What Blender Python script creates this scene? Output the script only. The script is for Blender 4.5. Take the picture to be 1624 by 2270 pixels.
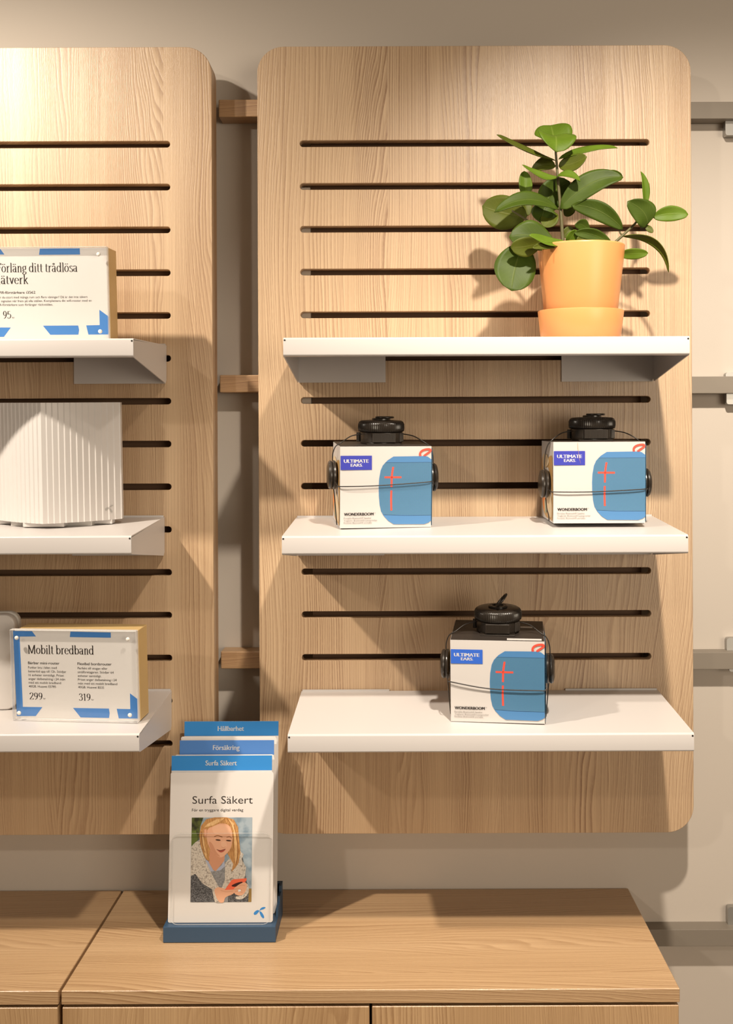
import bpy, bmesh, math, random
from mathutils import Vector, Matrix

for o in list(bpy.data.objects):
    bpy.data.objects.remove(o)
SC = bpy.context.scene
C = SC.collection
PI = math.pi
rnd = random.Random(7)

# ------------------------------------------------------------------ camera
EYE = 1.50                    # eye height; the fronts of the panels are the plane y = 0
DIST = 1.60
FPX = 2240.0
CX, CY = 886.0, 989.0         # principal point of the shifted lens in the 1624 x 2270 frame
cam = bpy.data.cameras.new('camera')
cam.sensor_fit = 'HORIZONTAL'
cam.sensor_width = 36.0
cam.lens = FPX / 1624 * 36.0
cam.shift_x = (812 - CX) / 1624
cam.shift_y = (CY - 1135) / 1624
cam.clip_start = 0.02
camo = bpy.data.objects.new('camera', cam)
camo.location = (0, -DIST, EYE)
camo.rotation_euler = (PI / 2, 0.0040, 0)
C.objects.link(camo)
SC.camera = camo

# ------------------------------------------------------------------ world, lamps, exposure
w = bpy.data.worlds.new('shop_ambience')
SC.world = w
w.use_nodes = True
bg = w.node_tree.nodes['Background']
bg.inputs[0].default_value = (1.0, 0.74, 0.50, 1)
bg.inputs[1].default_value = 0.18

def spot(name, loc, target, power, size, blend, radius, color):
    l = bpy.data.lights.new(name, 'SPOT')
    l.energy = power
    l.spot_size = math.radians(size)
    l.spot_blend = blend
    l.shadow_soft_size = radius
    l.color = color
    o = bpy.data.objects.new(name, l)
    o.location = loc
    d = Vector(target) - Vector(loc)
    o.rotation_euler = d.to_track_quat('-Z', 'Y').to_euler()
    C.objects.link(o)
    return o

WARM = (1.0, 0.88, 0.735)
spot('track_spot', (0.29, -1.01, EYE + 0.98), (0.60, 0, EYE - 0.60), 152, 88, 1.0, 0.028, WARM)
spot('track_spot', (-1.178, -0.90, EYE + 1.08), (-0.60, 0, EYE - 0.22), 165, 82, 1.0, 0.028, WARM)
spot('track_spot', (-1.9, -2.70, EYE + 1.25), (-0.10, 0, EYE - 0.15), 60, 50, 0.8, 0.06, WARM)
# added soft fill far behind the camera, lifts the shaded fronts
al = bpy.data.lights.new('added_front_fill', 'AREA')
al.shape = 'RECTANGLE'
al.size, al.size_y = 2.6, 2.0
al.energy = 112
al.color = (1.0, 0.86, 0.68)
alo = bpy.data.objects.new('added_front_fill', al)
alo.location = (3.3, -5.0, EYE + 0.15)
alo.rotation_euler = (Vector((0.1, 0, EYE - 0.2)) - Vector(alo.location)).to_track_quat('-Z', 'Y').to_euler()
C.objects.link(alo)

SC.view_settings.view_transform = 'Standard'
SC.view_settings.look = 'None'
SC.view_settings.exposure = 0.0
SC.view_settings.gamma = 1.0
SC.view_settings.use_curve_mapping = False

# ------------------------------------------------------------------ helpers
def P(px, py, y):
    """real place of a point at depth y that the photograph shows at px, py"""
    d = (DIST + y) / FPX
    return Vector(((px - CX) * d, y, EYE + (CY - py) * d))

def s2l(c):
    c /= 255.0
    return c / 12.92 if c <= 0.04045 else ((c + 0.055) / 1.055) ** 2.4

def rgb(r, g, b):
    return (s2l(r), s2l(g), s2l(b), 1)

def mat(name, col, rough=0.5, metal=0.0, spec=0.5, bump=None, coat=0.0):
    m = bpy.data.materials.new(name)
    m.use_nodes = True
    nt = m.node_tree
    b = nt.nodes['Principled BSDF']
    b.inputs['Base Color'].default_value = col
    b.inputs['Roughness'].default_value = rough
    b.inputs['Metallic'].default_value = metal
    b.inputs['Specular IOR Level'].default_value = spec
    b.inputs['Coat Weight'].default_value = coat
    if bump:
        scale, strength, dist = bump
        tc = nt.nodes.new('ShaderNodeTexCoord')
        n = nt.nodes.new('ShaderNodeTexNoise')
        n.inputs['Scale'].default_value = scale
        n.inputs['Detail'].default_value = 4
        bp = nt.nodes.new('ShaderNodeBump')
        bp.inputs['Strength'].default_value = strength
        bp.inputs['Distance'].default_value = dist
        nt.links.new(tc.outputs['Object'], n.inputs['Vector'])
        nt.links.new(n.outputs['Fac'], bp.inputs['Height'])
        nt.links.new(bp.outputs['Normal'], b.inputs['Normal'])
    return m

class NT:
    """small wrapper for writing node trees as expressions"""
    def __init__(self, m):
        self.t = m.node_tree
    def put(self, sock, v):
        if isinstance(v, bpy.types.NodeSocket):
            self.t.links.new(v, sock)
        else:
            sock.default_value = v
    def math(self, op, a, b=0.0, c=0.0, clamp=False):
        n = self.t.nodes.new('ShaderNodeMath'); n.operation = op; n.use_clamp = clamp
        for i, v in enumerate((a, b, c)):
            self.put(n.inputs[i], v)
        return n.outputs[0]
    def xyz(self, x, y, z):
        n = self.t.nodes.new('ShaderNodeCombineXYZ')
        for i, v in enumerate((x, y, z)):
            self.put(n.inputs[i], v)
        return n.outputs[0]
    def noise(self, vec, scale=1.0, detail=2.0, rough=0.5):
        n = self.t.nodes.new('ShaderNodeTexNoise')
        self.put(n.inputs['Vector'], vec)
        n.inputs['Scale'].default_value = scale
        n.inputs['Detail'].default_value = detail
        n.inputs['Roughness'].default_value = rough
        return n.outputs['Fac']
    def ramp(self, fac, stops):
        n = self.t.nodes.new('ShaderNodeValToRGB')
        while len(n.color_ramp.elements) < len(stops):
            n.color_ramp.elements.new(0.5)
        for e, (p, c) in zip(n.color_ramp.elements, stops):
            e.position = p
            e.color = c if len(c) == 4 else (*c, 1)
        self.put(n.inputs['Fac'], fac)
        return n.outputs['Color']
    def mix(self, fac, a, b, mode='MIX'):
        n = self.t.nodes.new('ShaderNodeMix'); n.data_type = 'RGBA'; n.blend_type = mode
        self.put(n.inputs['Factor'], fac)
        self.put(n.inputs[6], a)
        self.put(n.inputs[7], b)
        return n.outputs[2]

def wood(name, axis='Z', light=(0.635, 0.465, 0.295, 1), mid=(0.535, 0.372, 0.222, 1), dark=(0.235, 0.122, 0.062, 1),
         pitch=0.0058, seed=0.0, rough=0.38, warp=0.055, line=2.1):
    """ash veneer: growth lines along one axis, wide tone bands, fine pores with relief"""
    m = bpy.data.materials.new(name)
    m.use_nodes = True
    k = NT(m)
    b = m.node_tree.nodes['Principled BSDF']
    tc = m.node_tree.nodes.new('ShaderNodeTexCoord')
    sp = m.node_tree.nodes.new('ShaderNodeSeparateXYZ')
    m.node_tree.links.new(tc.outputs['Object'], sp.inputs[0])
    X, Y, Z = sp.outputs
    if axis == 'Z':
        across, along = k.math('ADD', X, k.math('MULTIPLY', Y, 0.9)), Z
    else:
        across, along = k.math('ADD', Y, k.math('MULTIPLY', Z, 2.0)), X
    across = k.math('ADD', across, seed)
    # the veneer leaf repeats in strips about 13 cm wide, each its own log section
    strip = k.math('FLOOR', k.math('MULTIPLY', across, 1 / 0.172))
    sy = k.math('MULTIPLY', strip, 3.71)
    warp1 = k.noise(k.xyz(k.math('MULTIPLY', across, 5.5), k.math('MULTIPLY', along, 0.95), sy), 1.0, 1.0)
    warp2 = k.noise(k.xyz(k.math('MULTIPLY', across, 30.0), k.math('MULTIPLY', along, 5.0), sy), 1.0, 2.0)
    wv = k.math('ADD', k.math('MULTIPLY', k.math('SUBTRACT', warp1, 0.5), warp * 4.0),
                k.math('MULTIPLY', k.math('SUBTRACT', warp2, 0.5), 0.012))
    ph = k.math('MULTIPLY', k.math('ADD', across, wv), 1 / pitch)
    jit = k.noise(k.xyz(k.math('MULTIPLY', ph, 0.37), 0.0, sy), 1.0, 1.0)
    ph = k.math('ADD', ph, k.math('MULTIPLY', jit, 2.2))
    def saw(q, e):
        fr = k.math('FRACT', q)
        return k.math('MULTIPLY', k.math('POWER', fr, e), k.math('SUBTRACT', 1.0, k.math('POWER', fr, 14.0)))
    ring1 = saw(ph, 2.2)
    ring2 = saw(k.math('MULTIPLY', ph, 2.0), 1.8)
    zone = k.noise(k.xyz(k.math('MULTIPLY', across, 9.0), k.math('MULTIPLY', along, 0.3), 7.3), 1.0, 1.0)
    zone = k.math('MULTIPLY_ADD', zone, 5.0, -2.0, clamp=True)
    ring = k.math('ADD', k.math('MULTIPLY', ring1, zone), k.math('MULTIPLY', ring2, k.math('MULTIPLY', k.math('SUBTRACT', 1.0, zone), 0.75)))
    # short dashes break the lines up
    dash = k.noise(k.xyz(k.math('MULTIPLY', across, 1500.0), k.math('MULTIPLY', along, 95.0), 0.0), 1.0, 2.0, 0.6)
    fine = k.noise(k.xyz(k.math('MULTIPLY', across, 620.0), k.math('MULTIPLY', along, 3.0), 0.0), 1.0, 2.0, 0.6)
    band = k.noise(k.xyz(k.math('MULTIPLY', across, 26.0), k.math('MULTIPLY', along, 0.5), sy), 1.0, 2.0)
    tone = k.noise(k.xyz(k.math('MULTIPLY', across, 11.0), k.math('MULTIPLY', along, 0.35), 4.0), 1.0, 1.0)
    amt = k.math('MULTIPLY', ring, k.math('MULTIPLY_ADD', band, 2.4, -0.62, clamp=True))
    amt = k.math('MULTIPLY', amt, k.math('MULTIPLY_ADD', dash, 2.2, -0.15, clamp=True))
    base = k.mix(k.math('MULTIPLY_ADD', tone, 2.4, -0.75, clamp=True), light, mid)
    base = k.mix(k.math('MULTIPLY', k.math('MULTIPLY_ADD', fine, 2.6, -0.95, clamp=True), 0.42), base, dark)
    col = k.mix(k.math('MULTIPLY', amt, 0.72 * line, clamp=True), base, dark)
    k.put(b.inputs['Base Color'], col)
    b.inputs['Roughness'].default_value = rough
    b.inputs['Specular IOR Level'].default_value = 0.75
    bp = m.node_tree.nodes.new('ShaderNodeBump')
    bp.inputs['Strength'].default_value = 0.35
    bp.inputs['Distance'].default_value = 0.0006
    k.put(bp.inputs['Height'], k.math('SUBTRACT', k.math('MULTIPLY', dash, 0.8), amt))
    k.put(b.inputs['Normal'], bp.outputs['Normal'])
    return m

def clear_plastic(name, tint=(0.99, 0.993, 0.993, 1)):
    m = bpy.data.materials.new(name)
    m.use_nodes = True
    nt = m.node_tree
    nt.nodes.clear()
    out = nt.nodes.new('ShaderNodeOutputMaterial')
    tr = nt.nodes.new('ShaderNodeBsdfTransparent'); tr.inputs[0].default_value = tint
    gl = nt.nodes.new('ShaderNodeBsdfGlossy'); gl.inputs['Roughness'].default_value = 0.04
    lw = nt.nodes.new('ShaderNodeLayerWeight')
    k = NT(m)
    f = k.math('MULTIPLY_ADD', k.math('POWER', lw.outputs['Facing'], 5.0), 0.90, 0.035)
    mx = nt.nodes.new('ShaderNodeMixShader')
    nt.links.new(f, mx.inputs[0])
    nt.links.new(tr.outputs[0], mx.inputs[1])
    nt.links.new(gl.outputs[0], mx.inputs[2])
    nt.links.new(mx.outputs[0], out.inputs[0])
    return m

# ---- objects
def link(name, me, m=None, parent=None, smooth=False, loc=None, rot=None):
    if m is not None:
        me.materials.clear(); me.materials.append(m)
    o = bpy.data.objects.new(name, me)
    C.objects.link(o)
    if parent:
        o.parent = parent
    if loc is not None:
        o.location = loc
    if rot is not None:
        o.rotation_euler = rot
    if smooth:
        for p in me.polygons:
            p.use_smooth = True
    return o

def obj(name, bm, m, parent=None, smooth=False, loc=None, rot=None, auto=None):
    me = bpy.data.meshes.new(name)
    bmesh.ops.recalc_face_normals(bm, faces=bm.faces)
    if auto is not None:
        for f in bm.faces:
            f.smooth = True
        for e in bm.edges:
            if len(e.link_faces) == 2 and e.calc_face_angle(0) > math.radians(auto):
                e.smooth = False
    bm.to_mesh(me); bm.free()
    return link(name, me, m, parent, smooth, loc, rot)

def empty(name, loc, rz=0.0, rx=0.0):
    o = bpy.data.objects.new(name, None)
    o.empty_display_size = 0.05
    o.location = loc
    o.rotation_euler = (rx, 0, rz)
    C.objects.link(o)
    return o

def tag(o, label=None, cat=None, group=None, kind=None):
    if label: o['label'] = label
    if cat: o['category'] = cat
    if group: o['group'] = group
    if kind: o['kind'] = kind
    return o

def bx(bm, x0, x1, y0, y1, z0, z1, bevel=0.0, seg=2):
    v = [bm.verts.new(p) for p in ((x0,y0,z0),(x1,y0,z0),(x1,y1,z0),(x0,y1,z0),(x0,y0,z1),(x1,y0,z1),(x1,y1,z1),(x0,y1,z1))]
    fs = [bm.faces.new([v[i] for i in q]) for q in ((3,2,1,0),(4,5,6,7),(0,1,5,4),(1,2,6,5),(2,3,7,6),(3,0,4,7))]
    if bevel > 0:
        es = set()
        for f in fs:
            es.update(f.edges)
        bmesh.ops.bevel(bm, geom=list(es), offset=bevel, segments=seg, affect='EDGES', profile=0.5)

def box(name, x0, x1, y0, y1, z0, z1, m, parent=None, bevel=0.0, seg=2, **kw):
    bm = bmesh.new()
    bx(bm, x0, x1, y0, y1, z0, z1, bevel, seg)
    return obj(name, bm, m, parent, auto=16 if bevel else None, **kw)

def prism(bm, pts, axis, a0, a1):
    """extrude a closed 2-D outline; axis 'X': pts are (y, z); 'Y': (x, z); 'Z': (x, y)"""
    def mk(p, a):
        return {'X': (a, p[0], p[1]), 'Y': (p[0], a, p[1]), 'Z': (p[0], p[1], a)}[axis]
    A = [bm.verts.new(mk(p, a0)) for p in pts]
    B = [bm.verts.new(mk(p, a1)) for p in pts]
    n = len(pts)
    for i in range(n):
        j = (i + 1) % n
        bm.faces.new((A[i], A[j], B[j], B[i]))
    bm.faces.new(A[::-1]); bm.faces.new(B)

def rrect(x0, x1, z0, z1, r, n=8):
    pts = []
    for cx, cz, a in ((x1 - r, z0 + r, -90), (x1 - r, z1 - r, 0), (x0 + r, z1 - r, 90), (x0 + r, z0 + r, 180)):
        for i in range(n + 1):
            t = math.radians(a + 90 * i / n)
            pts.append((cx + r * math.cos(t), cz + r * math.sin(t)))
    return pts

def lathe(bm, prof, n=48, c=(0, 0, 0), rib=None, cap=True):
    """prof: (radius, z[, ribbed]) ; rib = (count, depth)"""
    rings = []
    for q in prof:
        r, z = q[0], q[1]
        rb = rib if (rib and len(q) > 2 and q[2]) else None
        ring = []
        for i in range(n):
            a = 2 * PI * i / n
            rr = r - (rb[1] * (0.5 + 0.5 * math.cos(a * rb[0])) if rb else 0)
            ring.append(bm.verts.new((c[0] + rr * math.cos(a), c[1] + rr * math.sin(a), c[2] + z)))
        rings.append(ring)
    for A, B in zip(rings, rings[1:]):
        for i in range(n):
            j = (i + 1) % n
            bm.faces.new((A[i], A[j], B[j], B[i]))
    if cap:
        bm.faces.new(rings[0][::-1]); bm.faces.new(rings[-1])

def spline(pts, n=8, closed=False):
    pts = [Vector(p) for p in pts]
    out = []
    N = len(pts)
    rng = range(N if closed else N - 1)
    for i in rng:
        if closed:
            p0, p1, p2, p3 = pts[(i-1) % N], pts[i], pts[(i+1) % N], pts[(i+2) % N]
        else:
            p0, p1, p2, p3 = pts[max(i-1, 0)], pts[i], pts[i+1], pts[min(i+2, N-1)]
        for j in range(n):
            t = j / n
            out.append(0.5 * ((2*p1) + (-p0+p2)*t + (2*p0-5*p1+4*p2-p3)*t*t + (-p0+3*p1-3*p2+p3)*t**3))
    if not closed:
        out.append(pts[-1])
    return out

def tube(bm, pts, rad, n=8, closed=False):
    """rad: number or list matching pts"""
    N = len(pts)
    up = Vector((0.13, 0.21, 0.97))
    rings = []
    for i, p in enumerate(pts):
        a = pts[(i+1) % N] if (closed or i < N-1) else pts[i]
        b = pts[i-1] if (closed or i > 0) else pts[i]
        t = (a - b).normalized()
        s = t.cross(up)
        if s.length < 1e-4:
            s = t.cross(Vector((1, 0, 0)))
        s.normalize()
        u = s.cross(t).normalized()
        r = rad[i] if isinstance(rad, (list, tuple)) else rad
        rings.append([bm.verts.new(p + r * (math.cos(2*PI*k/n) * s + math.sin(2*PI*k/n) * u)) for k in range(n)])
    for i in range(N if closed else N - 1):
        A, B = rings[i], rings[(i+1) % N]
        for k in range(n):
            bm.faces.new((A[k], A[(k+1) % n], B[(k+1) % n], B[k]))
    if not closed:
        bm.faces.new(rings[0][::-1]); bm.faces.new(rings[-1])

def curve_shape(name, outlines, y0, y1, bev=0.0):
    """outlines in x, z; the first is the outer line, the others are holes -> solid mesh between y0 and y1"""
    cu = bpy.data.curves.new(name, 'CURVE')
    cu.dimensions = '2D'
    cu.fill_mode = 'BOTH'
    cu.extrude = (y1 - y0) / 2 - bev
    cu.bevel_depth = bev
    cu.bevel_resolution = 1
    cu.offset = -bev
    for pts in outlines:
        sp = cu.splines.new('POLY')
        sp.points.add(len(pts) - 1)
        for q, p in zip(sp.points, pts):
            q.co = (p[0], p[1], 0, 1)
        sp.use_cyclic_u = True
    o = bpy.data.objects.new(name, cu)
    C.objects.link(o)
    dg = bpy.context.evaluated_depsgraph_get()
    me = bpy.data.meshes.new_from_object(o.evaluated_get(dg))
    bpy.data.objects.remove(o); bpy.data.curves.remove(cu)
    me.transform(Matrix.Translation((0, (y0 + y1) / 2, 0)) @ Matrix.Rotation(PI / 2, 4, 'X'))
    me.name = name
    return me

# ---- print: flat shapes on a face lying in the local x, z plane, seen from -y
class Print:
    def __init__(self, parent, fx, y):
        self.parent, self.fx, self.y = parent, fx, y
        self.slope = 0.0
        self.parts = {}
    def _bm(self, part):
        if part not in self.parts:
            self.parts[part] = ([], [], [], [])      # verts, faces, material index per face, materials
        return self.parts[part]
    def _add(self, part, m, verts, faces):
        V, F, I, M = self._bm(part)
        if m not in M:
            M.append(m)
        k = len(V)
        V.extend(verts)
        for f in faces:
            F.append([k + i for i in f]); I.append(M.index(m))
    def poly(self, part, pts, m, layer=0, smooth=0):
        if smooth:
            pts = [(p.x, p.y) for p in spline([(a, b, 0) for a, b in pts], smooth, True)]
        q = [self.fx(*p) for p in pts]
        bm = bmesh.new()
        f = bm.faces.new([bm.verts.new((a, self.y - 0.00006 * layer, b)) for a, b in q])
        bm.normal_update()
        bmesh.ops.triangulate(bm, faces=[f])
        bm.normal_update()
        for g in bm.faces:
            if g.normal.y > 0:
                g.normal_flip()
        bm.verts.index_update()
        self._add(part, m, [v.co.copy() for v in bm.verts], [[v.index for v in g.verts] for g in bm.faces])
        bm.free()
    def rect(self, part, x0, y0, x1, y1, m, layer=0):
        self.poly(part, [(x0, y1), (x1, y1), (x1, y0), (x0, y0)], m, layer)
    def ell(self, part, cx, cy, rx, ry, m, layer=0, rot=0.0, n=20):
        c, s = math.cos(rot), math.sin(rot)
        self.poly(part, [(cx + rx*math.cos(t)*c - ry*math.sin(t)*s, cy + rx*math.cos(t)*s + ry*math.sin(t)*c)
                         for t in [2*PI*i/n for i in range(n)]], m, layer)
    def ribbon(self, part, pts, width, m, layer=0, smooth=0):
        if smooth:
            pts = [(p.x, p.y) for p in spline([(a, b, 0) for a, b in pts], smooth)]
        L, R = [], []
        for i, p in enumerate(pts):
            a = pts[min(i+1, len(pts)-1)]; b = pts[max(i-1, 0)]
            d = Vector((a[0]-b[0], a[1]-b[1])).normalized()
            wd = width[i] if isinstance(width, (list, tuple)) else width
            L.append((p[0] - d.y*wd/2, p[1] + d.x*wd/2)); R.append((p[0] + d.y*wd/2, p[1] - d.x*wd/2))
        for i in range(len(pts) - 1):
            self.poly(part, [L[i], L[i+1], R[i+1], R[i]], m, layer)
    def text(self, part, body, x0, x1, base, top, m, layer=1, bold=0.0, slant=0.0):
        if bold > 0:
            e = bold * abs(top - base) * 3.0
            self.text(part, body, x0 + e, x1 - e, base, top, m, layer)
            self.text(part, body, x0, x1 - 2 * e, base, top, m, layer)
            self.text(part, body, x0 + 2 * e, x1, base, top, m, layer)
            return
        """fit the words between x0 and x1, capitals from base up to top (print coordinates)"""
        cu = bpy.data.curves.new('t', 'FONT')
        cu.body = body
        cu.size = 1.0
        cu.resolution_u = 3
        cu.offset = bold
        cu.shear = slant
        o = bpy.data.objects.new('t', cu)
        C.objects.link(o)
        dg = bpy.context.evaluated_depsgraph_get()
        me = bpy.data.meshes.new_from_object(o.evaluated_get(dg))
        xs = [v.co.x for v in me.vertices]
        a, b = min(xs), max(xs)
        CAP = 0.729
        vs = []
        for v in me.vertices:
            u = x0 + (v.co.x - a) / (b - a) * (x1 - x0)
            t = base + (top - base) * v.co.y / CAP + self.slope * (u - x0)
            q = self.fx(u, t)
            vs.append(Vector((q[0], self.y - 0.00006 * layer, q[1])))
        self._add(part, m, vs, [list(p.vertices) for p in me.polygons])
        bpy.data.objects.remove(o); bpy.data.curves.remove(cu); bpy.data.meshes.remove(me)
    def serif(self, part, body, x0, x1, base, top, m, layer=1):
        """condensed serif headline letters drawn as broad-nib strokes; top = height of the lower-case x"""
        strokes, adv = [], 0.0
        for ch in body:
            g, a = glyph(ch)
            for pts in g:
                strokes.append([(px + adv, py) for px, py in pts])
            adv += a
        adv -= 6
        sx = (x1 - x0) / adv
        sy = (top - base) / 100.0
        for pts in strokes:
            L, R = [], []
            for i, p in enumerate(pts):
                a = pts[min(i+1, len(pts)-1)]; b = pts[max(i-1, 0)]
                d = Vector((a[0]-b[0], a[1]-b[1]))
                d = d.normalized() if d.length > 0 else Vector((1, 0))
                wd = 5.0 + 9.5 * abs(d.y) ** 1.6
                L.append((p[0] - d.y*wd/2, p[1] + d.x*wd/2)); R.append((p[0] + d.y*wd/2, p[1] - d.x*wd/2))
            f = lambda q: (x0 + q[0] * sx, base + q[1] * sy + self.slope * q[0] * sx)
            for i in range(len(pts) - 1):
                self.poly(part, [f(L[i]), f(L[i+1]), f(R[i+1]), f(R[i])], m, layer)
    def done(self):
        for name, (V, F, I, M) in self.parts.items():
            me = bpy.data.meshes.new(name)
            me.from_pydata([tuple(v) for v in V], [], F)
            for m in M:
                me.materials.append(m)
            me.polygons.foreach_set('material_index', I)
            o = bpy.data.objects.new(name, me)
            o.parent = self.parent
            C.objects.link(o)

def _el(cx, cy, rx, ry, a0, a1, n=18):
    return [(cx + rx*math.cos(math.radians(a0 + (a1-a0)*i/n)), cy + ry*math.sin(math.radians(a0 + (a1-a0)*i/n))) for i in range(n+1)]

def _sp(pts):
    return [(p.x, p.y) for p in spline([(a, b, 0) for a, b in pts], 5)]

def glyph(ch):
    V = lambda x, a, b: [(x, a), (x, b)]
    H = lambda a, b, y: [(a, y), (b, y)]
    dots = lambda cx: [_el(cx - 13, 126, 3.5, 3.5, 0, 360, 8), _el(cx + 13, 126, 3.5, 3.5, 0, 360, 8)]
    if ch == ' ': return [], 30
    if ch == 'o': return [_el(33, 50, 25, 46, 0, 360)], 68
    if ch == 'ö': return [_el(33, 50, 25, 46, 0, 360)] + dots(33), 68
    if ch == 'b': return [V(16, 2, 148), H(3, 16, 148), _el(40, 50, 24, 46, -170, 175)], 74
    if ch == 'd': return [V(58, 2, 148), H(45, 58, 148), H(58, 71, 3), _el(34, 50, 24, 46, 10, 350)], 76
    if ch == 'i': return [V(18, 0, 97), H(5, 18, 97), H(4, 32, 2), _el(17, 132, 5, 5, 0, 360, 8)], 36
    if ch == 'l': return [V(18, 0, 148), H(5, 18, 148), H(4, 32, 2)], 36
    if ch == 't': return [_sp([(20, 128), (20, 60), (20, 18), (28, 4), (42, 8)]), H(4, 40, 96)], 44
    if ch == 'r': return [V(18, 0, 97), H(5, 18, 97), H(4, 33, 2), _sp([(18, 66), (28, 88), (40, 97), (50, 92)])], 52
    if ch == 'e': return [_el(33, 50, 25, 46, 5, 320), H(10, 57, 56)], 64
    a_ = [_sp([(10, 80), (18, 95), (32, 97), (45, 86), (47, 68)]), V(47, 14, 72), _sp([(47, 14), (51, 3), (62, 6)]), _el(28, 30, 18, 26, 0, 360)]
    if ch == 'a': return a_, 66
    if ch == 'ä': return a_ + dots(30), 66
    if ch == 'å': return a_ + [_el(30, 128, 10, 11, 0, 360, 10)], 66
    if ch == 'n': return [V(18, 0, 97), H(5, 18, 97), H(5, 31, 2), _sp([(18, 70), (30, 92), (44, 96), (54, 80)]), V(54, 0, 80), H(42, 67, 2)], 72
    if ch == 'M': return [V(18, 2, 143), H(5, 20, 143), H(6, 31, 2), [(18, 143), (58, 8)], [(58, 8), (98, 143)], V(100, 2, 143), H(98, 112, 143), H(87, 113, 2)], 120
    if ch == 'F': return [V(20, 2, 143), H(6, 74, 143), V(74, 118, 143), H(20, 58, 76), V(58, 64, 88), H(6, 34, 2)], 80
    if ch == 'g': return [_el(31, 66, 20, 30, 0, 360), _sp([(20, 38), (12, 24), (26, 12), (50, 4), (54, -16), (32, -34), (10, -24), (14, -4), (28, 8)]), _sp([(44, 88), (54, 98), (62, 96)])], 64
    if ch == 's': return [_sp([(47, 82), (40, 94), (28, 97), (14, 88), (15, 68), (30, 54), (46, 40), (48, 16), (34, 3), (18, 6), (9, 22)])], 56
    if ch == 'k': return [V(18, 0, 148), H(5, 18, 148), H(5, 31, 2), [(18, 44), (52, 95)], H(42, 64, 97), [(30, 62), (58, 4)], H(48, 70, 2)], 70
    if ch == 'v': return [[(12, 96), (34, 4)], [(34, 4), (55, 96)], H(2, 24, 97), H(45, 66, 97)], 66
    if ch == '2': return [_sp([(12, 108), (18, 132), (36, 141), (56, 128), (58, 102), (40, 62), (10, 6)]), H(10, 62, 6), V(62, 4, 26)], 72
    if ch == '9': return [_el(35, 98, 23, 42, 0, 360), _sp([(58, 100), (57, 60), (44, 22), (18, 3)])], 72
    if ch == '3': return [_sp([(12, 116), (22, 136), (38, 140), (54, 124), (52, 96), (30, 78)]), _sp([(30, 78), (54, 66), (60, 36), (44, 6), (22, 4), (9, 24)])], 72
    if ch == '1': return [V(28, 2, 140), [(28, 140), (10, 124)], H(12, 44, 2)], 56
    if ch == '5': return [_sp([(18, 138), (16, 110), (14, 80)]), H(18, 56, 136), _sp([(14, 78), (34, 90), (56, 74), (60, 42), (44, 8), (22, 4), (8, 22)])], 72
    return [], 30

# ------------------------------------------------------------------ materials
M_panel = wood('ash_veneer_panel', 'Z', seed=0.31)
M_panel2 = wood('ash_veneer_panel_second', 'Z', seed=1.97)
M_edge = wood('ash_edge_band', 'Z', light=(0.50, 0.33, 0.185, 1), mid=(0.42, 0.27, 0.145, 1), seed=4.4, rough=0.5)
M_top = wood('ash_cabinet_top', 'X', light=(0.60, 0.41, 0.235, 1), mid=(0.49, 0.315, 0.165, 1), dark=(0.25, 0.13, 0.055, 1), line=2.2, seed=2.2, pitch=0.0075, rough=0.36)
M_door = wood('ash_cabinet_front', 'Z', light=(0.56, 0.37, 0.20, 1), mid=(0.45, 0.285, 0.145, 1), dark=(0.26, 0.14, 0.06, 1), seed=5.7, pitch=0.0075)
M_batten = wood('oak_batten', 'X', light=(0.50, 0.32, 0.17, 1), mid=(0.42, 0.26, 0.13, 1), seed=3.3, pitch=0.006)
M_wall = mat('painted_wall', (0.53, 0.475, 0.415, 1), 0.85, spec=0.25, bump=(420, 0.10, 0.0006))
M_floor = mat('grey_floor', (0.30, 0.27, 0.24, 1), 0.6, bump=(90, 0.1, 0.001))
M_white = mat('white_powder_coat', (0.56, 0.53, 0.515, 1), 0.36, spec=0.5, bump=(1800, 0.05, 0.0002))
M_hole = mat('black_hole', (0.012, 0.009, 0.007, 1), 0.9)
M_backing = mat('dark_backing_board', (0.13, 0.068, 0.034, 1), 0.7, bump=(300, 0.2, 0.0005))
M_rail = mat('brushed_grey_rail', (0.215, 0.185, 0.15, 1), 0.45, spec=0.4, bump=(260, 0.06, 0.0004))
M_clip = mat('zinc_clip', (0.42, 0.41, 0.39, 1), 0.38, metal=0.85)
M_pot = mat('orange_glazed_pot', (0.72, 0.305, 0.105, 1), 0.36, spec=0.45)
M_soil = mat('dark_potting_soil', (0.035, 0.022, 0.013, 1), 0.95, bump=(120, 0.9, 0.006))
M_stem = mat('green_brown_stem', (0.095, 0.085, 0.03, 1), 0.6, bump=(240, 0.4, 0.001))
M_carton = mat('white_carton', (0.56, 0.53, 0.51, 1), 0.42)
M_cartonblk = mat('black_carton_lid', (0.028, 0.022, 0.018, 1), 0.45, bump=(60, 0.25, 0.002))
M_cartonblue = mat('blue_carton_side', (0.10, 0.27, 0.46, 1), 0.45)
M_brown = mat('kraft_tan_print', (0.46, 0.27, 0.10, 1), 0.5)
M_tanlt = mat('pale_tan_print', (0.66, 0.52, 0.34, 1), 0.5)
M_orange = mat('orange_print', (0.72, 0.22, 0.06, 1), 0.5)
M_sage = mat('sage_print', (0.30, 0.34, 0.24, 1), 0.5)
M_blk = mat('black_security_plastic', (0.022, 0.017, 0.013, 1), 0.27, spec=0.6)
M_cable = mat('black_steel_cable', (0.02, 0.016, 0.013, 1), 0.42)
M_logo = mat('indigo_print', (0.034, 0.042, 0.38, 1), 0.45)
M_logo2 = mat('cobalt_print', (0.03, 0.12, 0.56, 1), 0.45)
M_ink = mat('black_ink', (0.02, 0.014, 0.012, 1), 0.5)
M_grey = mat('grey_ink', (0.22, 0.20, 0.185, 1), 0.5)
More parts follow.
